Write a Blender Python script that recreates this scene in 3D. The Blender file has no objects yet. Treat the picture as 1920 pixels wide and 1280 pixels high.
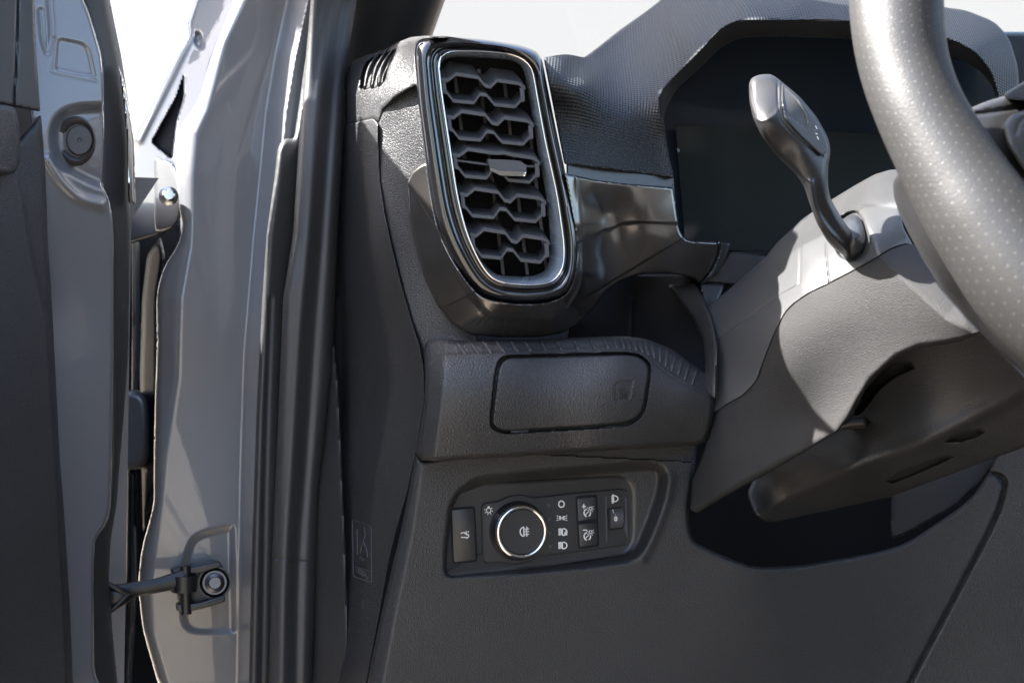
import bpy, bmesh, math, random
import numpy as np
from mathutils import Vector, Matrix

random.seed(7)
SC = bpy.context.scene
COL = SC.collection

# ------------------------------------------------------------------ camera
F = 50.0 / 36.0 * 1920.0
cd = bpy.data.cameras.new('camera')
cd.lens = 50.0; cd.sensor_width = 36.0
cd.clip_start = 0.02; cd.clip_end = 3000.0
cd.dof.use_dof = True; cd.dof.focus_distance = 1.04; cd.dof.aperture_fstop = 11.0
cam = bpy.data.objects.new('camera', cd)
cam.rotation_euler = (math.radians(90), 0, 0)
COL.objects.link(cam)
SC.camera = cam

# ------------------------------------------------------------------ sky and sun
SUN = Vector((-0.70, 0.0, 0.71)).normalized()
el = math.asin(SUN.z); az = math.atan2(SUN.x, SUN.y)
w = bpy.data.worlds.new('World'); SC.world = w; w.use_nodes = True
nt = w.node_tree
sky = nt.nodes.new('ShaderNodeTexSky'); sky.sky_type = 'NISHITA'; sky.sun_disc = False
sky.sun_elevation = el; sky.sun_rotation = az
sky.dust_density = 3.0; sky.air_density = 1.0; sky.ozone_density = 1.0
bg = nt.nodes['Background']; bg.inputs['Strength'].default_value = 0.11
# a bank of thin bright cloud fills the sky ahead of the car; clear blue overhead and behind
_n = nt.nodes; _l = nt.links
def _m(op, a, b=None, c=None):
    k = _n.new('ShaderNodeMath'); k.operation = op
    for i, v in enumerate((a, b, c)):
        if v is None: continue
        if isinstance(v, (int, float)): k.inputs[i].default_value = v
        else: _l.new(v, k.inputs[i])
    return k.outputs[0]
_tc = _n.new('ShaderNodeTexCoord'); _sx = _n.new('ShaderNodeSeparateXYZ'); _l.new(_tc.outputs['Generated'], _sx.inputs[0])
_nz = _n.new('ShaderNodeTexNoise'); _nz.inputs['Scale'].default_value = 2.2; _nz.inputs['Detail'].default_value = 6; _l.new(_tc.outputs['Generated'], _nz.inputs['Vector'])
_f = _m('ADD', _m('SUBTRACT', _m('MULTIPLY', _sx.outputs['Y'], 2.4), _m('MULTIPLY', _sx.outputs['Z'], 2.0)), _m('MULTIPLY', _m('SUBTRACT', _nz.outputs['Fac'], 0.5), 1.6))
_r = _n.new('ShaderNodeMapRange'); _r.interpolation_type = 'SMOOTHSTEP'; _r.inputs['From Min'].default_value = 0.15; _r.inputs['From Max'].default_value = 1.0
_l.new(_f, _r.inputs['Value'])
_mx = _n.new('ShaderNodeMix'); _mx.data_type = 'RGBA'; _mx.inputs['B'].default_value = (1.34, 1.35, 1.36, 1)
_l.new(_r.outputs[0], _mx.inputs['Factor']); _l.new(sky.outputs[0], _mx.inputs['A']); _l.new(_mx.outputs['Result'], bg.inputs[0])
sl = bpy.data.lights.new('sun', 'SUN'); sl.energy = 5.0; sl.angle = math.radians(0.5); sl.color = (1.0, 0.965, 0.92)
so = bpy.data.objects.new('sun', sl); COL.objects.link(so)
so.rotation_euler = SUN.to_track_quat('Z', 'Y').to_euler()
SC.view_settings.view_transform = 'Standard'; SC.view_settings.look = 'None'
SC.view_settings.exposure = 3.15; SC.view_settings.gamma = 1.0
SC.view_settings.use_curve_mapping = False

# ------------------------------------------------------------------ basic helpers
def P(x, y, d):
    return Vector(((x - 960.0) / F * d, d, (640.0 - y) / F * d))

def tag(o, label=None, cat=None, group=None, kind=None):
    if label: o['label'] = label
    if cat: o['category'] = cat
    if group: o['group'] = group
    if kind: o['kind'] = kind
    return o

def thing(name, label, cat, at, group=None):
    o = bpy.data.objects.new(name, None); COL.objects.link(o)
    o.empty_display_size = 0.02
    o.location = at
    return tag(o, label, cat, group)

def root_of(o):
    while o.parent: o = o.parent
    return o

def link(name, me, mat, parent=None, loc=None):
    """vertices are given in world space; they are stored relative to the thing's base"""
    if parent is not None: loc = root_of(parent).location
    if loc is not None:
        me.transform(Matrix.Translation(-Vector(loc)))
    o = bpy.data.objects.new(name, me); COL.objects.link(o)
    if parent is not None: o.parent = parent
    elif loc is not None: o.location = loc
    if mat is not None: me.materials.append(mat)
    return o

def finish(me, angle=40):
    for p in me.polygons: p.use_smooth = True
    try: me.set_sharp_from_angle(angle=math.radians(angle))
    except Exception: pass
    me.update()

def mesh_of(verts, faces, angle=40):
    me = bpy.data.meshes.new('m'); me.from_pydata([tuple(v) for v in verts], [], faces)
    me.validate(); finish(me, angle); return me

def rounded(pts, r, seg=5):
    """closed outline with rounded corners; a point may bring its own radius"""
    n = len(pts); out = []
    for i in range(n):
        p = np.array(pts[i][:2], float); a = np.array(pts[i - 1][:2], float); b = np.array(pts[(i + 1) % n][:2], float)
        rr = pts[i][2] if len(pts[i]) > 2 else r
        la = np.linalg.norm(a - p); lb = np.linalg.norm(b - p)
        if rr <= 0.01 or la < 1e-6 or lb < 1e-6: out.append(tuple(p)); continue
        ta = min(rr, la * 0.5); tb = min(rr, lb * 0.5)
        s = p + (a - p) / la * ta; e = p + (b - p) / lb * tb
        for k in range(seg + 1):
            t = k / seg
            out.append(tuple((1 - t) ** 2 * s + 2 * t * (1 - t) * p + t * t * e))
    res = [out[0]]
    for q in out[1:]:
        if math.hypot(q[0] - res[-1][0], q[1] - res[-1][1]) > 1e-4: res.append(q)
    return res

def crom(pts, n=8, closed=False):
    pts = [np.array(p, float) for p in pts]; m = len(pts); out = []
    rng = m if closed else m - 1
    for i in range(rng):
        p1 = pts[i]; p2 = pts[(i + 1) % m]
        p0 = pts[i - 1] if (closed or i > 0) else 2 * p1 - p2
        p3 = pts[(i + 2) % m] if (closed or i + 2 < m) else 2 * p2 - p1
        for k in range(n):
            t = k / n
            out.append(0.5 * ((2 * p1) + (-p0 + p2) * t + (2 * p0 - 5 * p1 + 4 * p2 - p3) * t * t + (-p0 + 3 * p1 - 3 * p2 + p3) * t ** 3))
    if not closed: out.append(pts[-1])
    return out

def resample(pts, n):
    p = np.array([q[:2] for q in pts], float); q = np.vstack([p, p[:1]])
    s = np.concatenate([[0], np.cumsum(np.hypot(*(q[1:] - q[:-1]).T))])
    t = np.linspace(0, s[-1], n, endpoint=False)
    return list(zip(np.interp(t, s, q[:, 0]), np.interp(t, s, q[:, 1])))

# ------------------------------------------------------------------ distance fields in the picture plane
def seg_dist(X, Y, pts, closed):
    pts = np.array([p[:2] for p in pts], float); n = len(pts); best = np.full(X.shape, 1e9)
    for i in range(n if closed else n - 1):
        a = pts[i]; b = pts[(i + 1) % n]; d = b - a; L = d @ d
        if L < 1e-9: continue
        t = np.clip(((X - a[0]) * d[0] + (Y - a[1]) * d[1]) / L, 0, 1)
        best = np.minimum(best, (X - a[0] - t * d[0]) ** 2 + (Y - a[1] - t * d[1]) ** 2)
    return np.sqrt(best)

def inside(X, Y, pts):
    c = np.zeros(X.shape, bool); n = len(pts)
    for i in range(n):
        x1, y1 = pts[i][:2]; x2, y2 = pts[(i + 1) % n][:2]
        if y1 == y2: continue
        k = ((y1 > Y) != (y2 > Y)) & (X < (x2 - x1) * (Y - y1) / (y2 - y1) + x1)
        c ^= k
    return c

def sdf(X, Y, pts):
    d = seg_dist(X, Y, pts, True)
    return np.where(inside(X, Y, pts), -d, d)

def sstep(t):
    t = np.clip(t, 0, 1); return t * t * (3 - 2 * t)

class TPS:
    """thin plate surface of depth over the picture, through measured control points"""
    def __init__(s, ctrl, lam=1e-4):
        c = np.array(ctrl, float); s.c = c[:, :2] / 1000.0; z = c[:, 2]; n = len(c)
        r = np.linalg.norm(s.c[:, None] - s.c[None], axis=2)
        K = s.k(r) + lam * np.eye(n); Pm = np.hstack([np.ones((n, 1)), s.c])
        A = np.zeros((n + 3, n + 3)); A[:n, :n] = K; A[:n, n:] = Pm; A[n:, :n] = Pm.T
        s.w = np.linalg.solve(A, np.concatenate([z, [0, 0, 0]]))
    @staticmethod
    def k(r): return np.where(r > 1e-9, r * r * np.log(np.maximum(r, 1e-9)), 0.0)
    def __call__(s, X, Y):
        X = np.asarray(X, float); Y = np.asarray(Y, float)
        out = s.w[-3] + s.w[-2] * X / 1000 + s.w[-1] * Y / 1000
        for i in range(len(s.c)):
            out = out + s.w[i] * s.k(np.hypot(X / 1000 - s.c[i, 0], Y / 1000 - s.c[i, 1]))
        return out

# feature builders: each returns f(X, Y) -> metres added to depth
def groove(pts, wd, dep, sm=True):
    q = crom([p[:2] for p in pts], 6) if sm and len(pts) > 2 else pts
    return lambda X, Y: dep * np.exp(-(seg_dist(X, Y, q, False) / wd) ** 2)
def pit(poly, wd, dep, r=8):
    q = rounded(poly, r)
    return lambda X, Y: dep * sstep(-sdf(X, Y, q) / wd)
def bench(pts, wd, dep, side=1):
    """a smooth step along an open line: the side to the right of the direction of travel drops by dep"""
    q = [p[:2] for p in pts]
    def f(X, Y):
        best = np.full(X.shape, 1e9); sg = np.zeros(X.shape)
        for i in range(len(q) - 1):
            a = np.array(q[i]); b = np.array(q[i + 1]); d = b - a; L = d @ d
            t = np.clip(((X - a[0]) * d[0] + (Y - a[1]) * d[1]) / L, 0, 1)
            dd = np.hypot(X - a[0] - t * d[0], Y - a[1] - t * d[1])
            cr = d[0] * (Y - a[1]) - d[1] * (X - a[0])
            m = dd < best; best = np.where(m, dd, best); sg = np.where(m, np.sign(cr), sg)
        return dep * sstep((best * sg * side) / wd)
    return f
def slope_side(pts, rate, side=1, cap=60):
    q = [p[:2] for p in pts]
    def f(X, Y):
        best = np.full(X.shape, 1e9); sg = np.zeros(X.shape)
        for i in range(len(q) - 1):
            a = np.array(q[i]); b = np.array(q[i + 1]); d = b - a; L = d @ d
            t = np.clip(((X - a[0]) * d[0] + (Y - a[1]) * d[1]) / L, 0, 1)
            dd = np.hypot(X - a[0] - t * d[0], Y - a[1] - t * d[1])
            cr = d[0] * (Y - a[1]) - d[1] * (X - a[0])
            m = dd < best; best = np.where(m, dd, best); sg = np.where(m, np.sign(cr), sg)
        s = best * sg * side
        return rate * (np.sqrt(np.clip(s, 0, cap) ** 2 + 49) - 7)
    return f

SURF = {}
def sheet(name, outline, ctrl, mat, parent, r=6, roll=(5, 0.003), feats=(), step=3.0, skirt=0.006, back=None, holes=(), lam=1e-4, key=None, label=None, loc=None, angle=50):
    """a moulded panel: outline and relief measured on the photograph, set at its real distance, with a rolled rim and a return edge"""
    q = rounded(outline, r) if r else [p[:2] for p in outline]
    qa = np.array(q); x0, y0 = qa.min(0) - step * 2; x1, y1 = qa.max(0) + step * 2
    nx = int((x1 - x0) / step) + 1; ny = int((y1 - y0) / step) + 1
    gx = x0 + np.arange(nx) * step; gy = y0 + np.arange(ny) * step
    X, Y = np.meshgrid(gx, gy)
    def field(X, Y):
        v = sdf(X, Y, q)
        for h_ in holes: v = np.maximum(v, -sdf(X, Y, h_))
        return v
    S = field(X, Y)
    gY, gX = np.gradient(S, step); gl = np.hypot(gX, gY) + 1e-9
    base = TPS(ctrl, lam) if not callable(ctrl) else ctrl
    near = (S < step * 1.0) & (S > -step * 0.35)
    for it in range(2):
        if it == 1:
            S2 = field(X, Y); mv = near * S2
        else: mv = near * S
        X = X - mv * gX / gl; Y = Y - mv * gY / gl
    keep = (S < 0) | near
    Sn = np.where(near, 0, S)
    def depth(X, Y, s, edge=True):
        d = base(X, Y)
        for f in feats: d = d + f(X, Y)
        if edge and roll:
            t = np.clip(1 + s / roll[0], 0, 1)
            d = d + roll[1] * (1 - np.sqrt(np.clip(1 - t * t, 0, 1)))
        return d
    D = depth(X, Y, Sn)
    SURF[key or name] = lambda x, y: float(depth(np.array([float(x)]), np.array([float(y)]), 0, False)[0])
    idx = -np.ones(X.shape, int); fl = keep.ravel().nonzero()[0]
    idx.ravel()[fl] = np.arange(len(fl))
    Xf = X.ravel()[fl]; Yf = Y.ravel()[fl]; Df = D.ravel()[fl]
    V = np.stack([(Xf - 960) / F * Df, Df, (640 - Yf) / F * Df], 1)
    a = idx[:-1, :-1]; b = idx[:-1, 1:]; c = idx[1:, 1:]; d_ = idx[1:, :-1]
    faces = []
    A = np.stack([a, d_, c, b], -1).reshape(-1, 4)
    cnt = (A >= 0).sum(1)
    faces = A[cnt == 4].tolist()
    for t in A[cnt == 3].tolist():
        faces.append([k for k in t if k >= 0])
    V = V.tolist()
    # boundary
    from collections import defaultdict
    ed = defaultdict(int)
    for f in faces:
        for i in range(len(f)): ed[(f[i], f[(i + 1) % len(f)])] += 1
    bnd = [(u, v) for (u, v) in ed if (v, u) not in ed]
    bv = sorted({u for e in bnd for u in e})
    if back is None:
        m = {}
        for u in bv:
            p = Vector(V[u]); k = (p.y + skirt) / p.y
            m[u] = len(V); V.append(tuple(p * k))
        for u, v in bnd: faces.append([v, u, m[u], m[v]])
    else:
        n0 = len(V); nf = len(faces)
        for i in range(n0):
            p = Vector(V[i]); bd = float(back)
            dm = base(np.array([Xf[i]]), np.array([Yf[i]]))[0] + roll[1] if i < len(Xf) else p.y
            nd = 2 * dm + bd - p.y
            V.append(tuple(p * (nd / p.y)))
        for f in faces[:nf]: faces.append([k + n0 for k in reversed(f)])
        for u, v in bnd: faces.append([v, u, u + n0, v + n0])
    me = mesh_of(V, faces, angle)
    o = link(name, me, mat, parent, loc)
    if label: o['label'] = label
    return o

# ------------------------------------------------------------------ planes: outlines laid on a real plane
class Plane:
    def __init__(s, px, py, d, n):
        s.o = P(px, py, d); s.n = Vector(n).normalized()
        s.u = Vector((0, 0, 1)).cross(s.n); s.u.normalize()
        s.v = s.n.cross(s.u)
    def hit(s, px, py, h=0.0):
        r = P(px, py, 1.0); o = s.o + s.n * h
        return r * (o.dot(s.n) / r.dot(s.n))
    def loc(s, p): q = p - s.o; return (q.dot(s.u), q.dot(s.v))
    def at(s, u, v, h=0.0): return s.o + s.u * u + s.v * v + s.n * h
    def loop(s, pts, inset=0.0, h=0.0):
        L = [s.loc(s.hit(*p[:2])) for p in pts]
        n = len(L); a = np.array(L)
        area = 0.5 * np.sum(a[:, 0] * np.roll(a[:, 1], -1) - np.roll(a[:, 0], -1) * a[:, 1])
        if inset:
            t = np.roll(a, -1, 0) - np.roll(a, 1, 0); t /= (np.linalg.norm(t, axis=1)[:, None] + 1e-12)
            nn = np.stack([-t[:, 1], t[:, 0]], 1) * (1 if area > 0 else -1)
            a = a + nn * inset
        return [s.at(p[0], p[1], h) for p in a]
    def circle(s, px, py, r, h=0.0, n=64, ry=None):
        c = s.loc(s.hit(px, py))
        return [s.at(c[0] + r * math.cos(k * 2 * math.pi / n), c[1] + (ry or r) * math.sin(k * 2 * math.pi / n), h) for k in range(n)]

def loft(loops, cap0=False, cap1=True, angle=35, flip=False):
    V = []; Fc = []; n = len(loops[0])
    for L in loops: V += [tuple(p) for p in L]
    for i in range(len(loops) - 1):
        for k in range(n):
            a = i * n + k; b = i * n + (k + 1) % n
            Fc.append([a, b, b + n, a + n])
    if cap0: Fc.append(list(range(n))[::-1])
    if cap1: Fc.append([(len(loops) - 1) * n + k for k in range(n)])
    me = bpy.data.meshes.new('m'); me.from_pydata(V, [], Fc)
    bm = bmesh.new(); bm.from_mesh(me); bmesh.ops.recalc_face_normals(bm, faces=bm.faces)
    bm.to_mesh(me); bm.free(); finish(me, angle); return me

def plate(pl, pts, h0, h1, bev=0.0006, seg=3):
    L = [pl.loop(pts, 0, h0), pl.loop(pts, 0, h1 - bev)]
    for k in range(1, seg + 1):
        t = k / seg * math.pi / 2
        L.append(pl.loop(pts, bev * (1 - math.cos(t)), h1 - bev + bev * math.sin(t)))
    return loft(L, True, True)

def join(meshes):
    bm = bmesh.new()
    for m in meshes: bm.from_mesh(m)
    me = bpy.data.meshes.new('m'); bm.to_mesh(me); bm.free()
    finish(me, 40); return me

def tube(pts, rad, seg=24, flat=1.0, n=8, caps=True, sm=True, up=None, uvs=None):
    """swept round bar through world points with a radius per point; carries UVs (along, around)"""
    pr = [tuple(p) + (r,) for p, r in zip(pts, rad)]
    q = crom(pr, n) if sm else [np.array(p) for p in pr]
    C = [Vector(p[:3]) for p in q]; R = [float(p[3]) for p in q]
    V = []; Fc = []; UV = []; s = 0
    ref = Vector(up) if up else Vector((0, 1, 0))
    S = []
    for i, c in enumerate(C):
        t = (C[min(i + 1, len(C) - 1)] - C[max(i - 1, 0)]).normalized()
        a = ref.cross(t); a.normalize(); b = t.cross(a)
        if i: s += (c - C[i - 1]).length
        S.append(s)
        for k in range(seg):
            th = 2 * math.pi * k / seg
            V.append(c + a * (R[i] * math.cos(th)) + b * (R[i] * flat * math.sin(th)))
    for i in range(len(C) - 1):
        for k in range(seg):
            a = i * seg + k; b = i * seg + (k + 1) % seg
            Fc.append([a, b, b + seg, a + seg])
            UV.append([(S[i], k / seg), (S[i], (k + 1) / seg), (S[i + 1], (k + 1) / seg), (S[i + 1], k / seg)])
    if caps:
        Fc.append(list(range(seg))[::-1]); UV.append([(0, 0)] * seg)
        Fc.append([(len(C) - 1) * seg + k for k in range(seg)]); UV.append([(0, 0)] * seg)
    me = bpy.data.meshes.new('m'); me.from_pydata([tuple(v) for v in V], [], Fc)
    ul = me.uv_layers.new(name='uv')
    i = 0
    for f in UV:
        for uv in f: ul.data[i].uv = uv; i += 1
    bm = bmesh.new(); bm.from_mesh(me); bmesh.ops.recalc_face_normals(bm, faces=bm.faces); bm.to_mesh(me); bm.free()
    finish(me, 50); return me

def box(c, sx, sy, sz, rot=None, bev=0.0):
    bm = bmesh.new(); bmesh.ops.create_cube(bm, size=1.0)
    M = Matrix.Translation(c) @ (rot.to_4x4() if rot else Matrix.Identity(4)) @ Matrix.Diagonal((sx, sy, sz, 1))
    bmesh.ops.transform(bm, matrix=M, verts=bm.verts)
    if bev: bmesh.ops.bevel(bm, geom=bm.edges[:], offset=bev, segments=2, affect='EDGES')
    me = bpy.data.meshes.new('m'); bm.to_mesh(me); bm.free(); finish(me, 40); return me

def ribbon(pl, pts, wd, h, th=0.00015, closed=False):
    """flat printed stroke lying on a plane; pts are picture points"""
    L = [np.array(pl.loc(pl.hit(*p))) for p in pts]
    if closed: L = L + [L[0]]
    V = []; Fc = []
    n = len(L)
    for i in range(n):
        if closed: t = L[(i + 1) % (n - 1)] - L[(i - 1) % (n - 1)]
        else: t = L[min(i + 1, n - 1)] - L[max(i - 1, 0)]
        t = t / (np.linalg.norm(t) + 1e-12); nn = np.array([-t[1], t[0]]) * wd / 2
        for q, hh in ((L[i] + nn, h), (L[i] - nn, h), (L[i] + nn, h + th), (L[i] - nn, h + th)):
            V.append(pl.at(q[0], q[1], hh))
    for i in range(n - 1):
        a = i * 4; b = a + 4
        Fc += [[a + 2, a + 3, b + 3, b + 2], [a, a + 2, b + 2, b], [a + 3, a + 1, b + 1, b + 3]]
    Fc += [[0, 1, 3, 2], [n * 4 - 4, n * 4 - 2, n * 4 - 1, n * 4 - 3]]
    me = bpy.data.meshes.new('m'); me.from_pydata([tuple(v) for v in V], [], Fc)
    bm = bmesh.new(); bm.from_mesh(me); bmesh.ops.recalc_face_normals(bm, faces=bm.faces); bm.to_mesh(me); bm.free()
    return me

# ------------------------------------------------------------------ materials
def mat(name, base, rough=0.5, metal=0.0, coat=0.0, coat_r=0.03, spec=0.5, grain=None, mottle=0.0, rvar=0.0):
    m = bpy.data.materials.new(name); m.use_nodes = True
    N = m.node_tree.nodes; Lk = m.node_tree.links; b = N['Principled BSDF']
    b.inputs['Base Color'].default_value = (*base, 1); b.inputs['Roughness'].default_value = rough
    b.inputs['Metallic'].default_value = metal; b.inputs['Coat Weight'].default_value = coat
    b.inputs['Coat Roughness'].default_value = coat_r; b.inputs['Specular IOR Level'].default_value = spec
    tc = N.new('ShaderNodeTexCoord')
    last = None
    def bump(h, dist, strength=1.0):
        nonlocal last
        bp = N.new('ShaderNodeBump'); bp.inputs['Distance'].default_value = dist; bp.inputs['Strength'].default_value = strength
        Lk.new(h, bp.inputs['Height'])
        if last: Lk.new(last, bp.inputs['Normal'])
        last = bp.outputs[0]
    if grain:
        kind = grain[0]
        if kind == 'leather':
            sc, dist = grain[1:3]
            nz = N.new('ShaderNodeTexNoise'); nz.inputs['Scale'].default_value = sc * 0.9; nz.inputs['Detail'].default_value = 2
            Lk.new(tc.outputs['Object'], nz.inputs['Vector'])
            mx = N.new('ShaderNodeVectorMath'); mx.operation = 'MULTIPLY_ADD'
            mx.inputs[1].default_value = (1.1 / sc,) * 3; Lk.new(nz.outputs['Color'], mx.inputs[0]); Lk.new(tc.outputs['Object'], mx.inputs[2])
            vo = N.new('ShaderNodeTexVoronoi'); vo.feature = 'DISTANCE_TO_EDGE'; vo.inputs['Scale'].default_value = sc
            Lk.new(mx.outputs[0], vo.inputs['Vector'])
            cr = N.new('ShaderNodeMath'); cr.operation = 'POWER'; cr.inputs[1].default_value = 0.55; cr.use_clamp = True
            Lk.new(vo.outputs['Distance'], cr.inputs[0])
            bump(cr.outputs[0], dist)
        elif kind == 'fine':
            sc, dist = grain[1:3]
            nz = N.new('ShaderNodeTexNoise'); nz.inputs['Scale'].default_value = sc; nz.inputs['Detail'].default_value = 3
            nz.inputs['Roughness'].default_value = 0.6
            Lk.new(tc.outputs['Object'], nz.inputs['Vector']); bump(nz.outputs['Fac'], dist)
        elif kind == 'peel':
            nz = N.new('ShaderNodeTexNoise'); nz.inputs['Scale'].default_value = grain[1]; nz.inputs['Detail'].default_value = 1
            Lk.new(tc.outputs['Object'], nz.inputs['Vector']); bump(nz.outputs['Fac'], grain[2])
        elif kind == 'weave':
            sc, dist = grain[1:3]
            mp = N.new('ShaderNodeMapping'); mp.inputs['Rotation'].default_value = (0, math.radians(38), 0); mp.inputs['Scale'].default_value = (sc, sc * 0.15, sc)
            Lk.new(tc.outputs['Object'], mp.inputs['Vector'])
            sp = N.new('ShaderNodeSeparateXYZ'); Lk.new(mp.outputs[0], sp.inputs[0])
            o = []
            for ax in ('X', 'Z'):
                s_ = N.new('ShaderNodeMath'); s_.operation = 'SINE'; Lk.new(sp.outputs[ax], s_.inputs[0]); o.append(s_.outputs[0])
            mu = N.new('ShaderNodeMath'); mu.operation = 'MULTIPLY'; Lk.new(o[0], mu.inputs[0]); Lk.new(o[1], mu.inputs[1])
            bump(mu.outputs[0], dist)
        elif kind == 'perf':
            # perforated hide: small holes in a staggered grid along the rim
            uv = N.new('ShaderNodeUVMap'); uv.uv_map = 'uv'
            sp = N.new('ShaderNodeSeparateXYZ'); Lk.new(uv.outputs[0], sp.inputs[0])
            def mth(op, a, b=None):
                k = N.new('ShaderNodeMath'); k.operation = op
                for i, v in enumerate((a, b)):
                    if v is None: continue
                    if isinstance(v, (int, float)): k.inputs[i].default_value = v
                    else: Lk.new(v, k.inputs[i])
                return k.outputs[0]
            u = mth('MULTIPLY', sp.outputs['X'], grain[1]); v = mth('MULTIPLY', sp.outputs['Y'], grain[2])
            row = mth('FLOOR', v); odd = mth('MODULO', row, 2.0); u2 = mth('ADD', u, mth('MULTIPLY', odd, 0.5))
            fu = mth('SUBTRACT', mth('FRACT', u2), 0.5); fv = mth('SUBTRACT', mth('FRACT', v), 0.5)
            fu = mth('MULTIPLY', fu, grain[4]); 
            dd = mth('SQRT', mth('ADD', mth('MULTIPLY', fu, fu), mth('MULTIPLY', fv, fv)))
            hole = mth('MULTIPLY', mth('SUBTRACT', 0.15, dd), 12.0)
            k = [n_ for n_ in N if n_.type == 'MATH'][-1]; k.use_clamp = True
            inv = mth('SUBTRACT', 1.0, hole)
            nz = N.new('ShaderNodeTexNoise'); nz.inputs['Scale'].default_value = 900; nz.inputs['Detail'].default_value = 3
            Lk.new(tc.outputs['Object'], nz.inputs['Vector']); bump(nz.outputs['Fac'], 0.00018)
            bump(inv, grain[3])
            mxc = N.new('ShaderNodeMix'); mxc.data_type = 'RGBA'
            mxc.inputs['A'].default_value = (*base, 1); mxc.inputs['B'].default_value = (0.055, 0.054, 0.050, 1)  # holes coloured lighter than the hide to stand in for their glint
            Lk.new(hole, mxc.inputs['Factor']); Lk.new(mxc.outputs['Result'], b.inputs['Base Color'])
    if mottle:
        nz = N.new('ShaderNodeTexNoise'); nz.inputs['Scale'].default_value = 14; nz.inputs['Detail'].default_value = 6
        Lk.new(tc.outputs['Object'], nz.inputs['Vector'])
        rp = N.new('ShaderNodeMapRange'); rp.inputs['From Min'].default_value = 0.3; rp.inputs['From Max'].default_value = 0.7
        rp.inputs['To Min'].default_value = 1 - mottle; rp.inputs['To Max'].default_value = 1 + mottle
        Lk.new(nz.outputs['Fac'], rp.inputs['Value'])
        vm = N.new('ShaderNodeVectorMath'); vm.operation = 'SCALE'; vm.inputs[0].default_value = base
        Lk.new(rp.outputs[0], vm.inputs['Scale']); Lk.new(vm.outputs[0], b.inputs['Base Color'])
    if rvar:
        nz = N.new('ShaderNodeTexNoise'); nz.inputs['Scale'].default_value = 22; nz.inputs['Detail'].default_value = 8
        Lk.new(tc.outputs['Object'], nz.inputs['Vector'])
        rp = N.new('ShaderNodeMapRange'); rp.inputs['From Min'].default_value = 0.3; rp.inputs['From Max'].default_value = 0.7
        rp.inputs['To Min'].default_value = rough - rvar; rp.inputs['To Max'].default_value = rough + rvar
        Lk.new(nz.outputs['Fac'], rp.inputs['Value']); Lk.new(rp.outputs[0], b.inputs['Roughness'])
    if last: Lk.new(last, b.inputs['Normal'])
    if last and coat: Lk.new(last, b.inputs['Coat Normal'])
    return m

M = dict(
    paint=mat('grey_paint', (0.115, 0.119, 0.128), 0.35, coat=1.0, coat_r=0.02, grain=('peel', 260, 0.000012)),
    leather=mat('grained_black_plastic', (0.023, 0.0235, 0.025), 0.36, grain=('leather', 520, 0.00045), mottle=0.10, rvar=0.04),
    softgrain=mat('fine_grained_plastic', (0.021, 0.0212, 0.022), 0.43, grain=('leather', 560, 0.00038), mottle=0.10, rvar=0.04),
    satin=mat('satin_black_plastic', (0.016, 0.016, 0.017), 0.40, grain=('fine', 1500, 0.00010), rvar=0.04),
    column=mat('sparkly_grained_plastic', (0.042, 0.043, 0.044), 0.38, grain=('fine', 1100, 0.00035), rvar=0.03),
    column_low=mat('sparkly_plastic_toned_down', (0.013, 0.013, 0.013), 0.55, spec=0.3, grain=('fine', 1500, 0.0009), rvar=0.03),  # shroud plastic again, darkened so the lower part looks less sunlit than the upper
    weave=mat('woven_texture_pad', (0.016, 0.018, 0.021), 0.5, spec=0.35, grain=('weave', 1900, 0.0004)),
    bronze=mat('dark_metallic_trim', (0.085, 0.078, 0.070), 0.24, metal=0.85, coat=1.0, coat_r=0.02, grain=('fine', 3500, 0.00002)),
    piano=mat('gloss_black', (0.006, 0.006, 0.007), 0.08, coat=1.0, coat_r=0.01),
    steel=mat('satin_steel_sky_tint', (0.62, 0.72, 0.85), 0.24, metal=0.75),  # blue of the base stands in for sky reflected in the vent ring
    chrome=mat('chrome', (0.75, 0.73, 0.70), 0.08, metal=1.0),
    rubber=mat('black_rubber', (0.024, 0.0245, 0.026), 0.50, grain=('fine', 700, 0.0002), rvar=0.06),
    softrubber=mat('soft_sheen_rubber', (0.022, 0.024, 0.027), 0.34, grain=('fine', 1200, 0.00008)),
    slat=mat('vent_slat_plastic', (0.052, 0.053, 0.058), 0.42, grain=('fine', 1800, 0.00006)),
    dark=mat('unlit_cavity_plastic', (0.006, 0.007, 0.009), 0.8, spec=0.25),  # near-black base puts the shade of cavities into the colour
    screen=mat('display_glass', (0.020, 0.026, 0.027), 0.10, spec=0.6),
    surround=mat('display_surround', (0.018, 0.026, 0.038), 0.18),
    wheel=mat('perforated_wheel_leather', (0.024, 0.024, 0.024), 0.46, spec=0.4, grain=('perf', 170, 30, 0.00006, 1.2)),
    print_=mat('white_print', (0.62, 0.62, 0.60), 0.5),
    dull=mat('unlit_indicator', (0.03, 0.03, 0.03), 0.4),
    iron=mat('black_steel', (0.012, 0.013, 0.015), 0.32, metal=0.3, grain=('fine', 600, 0.0002)),
    zinc=mat('bare_metal', (0.55, 0.53, 0.50), 0.25, metal=1.0),
    darkbolt=mat('dark_zinc_bolt', (0.10, 0.10, 0.11), 0.35, metal=1.0),
    plug=mat('rubber_plug', (0.030, 0.028, 0.028), 0.5, grain=('fine', 900, 0.0001)),
    headliner=mat('pale_headliner', (0.30, 0.29, 0.27), 0.9),
)

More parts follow.
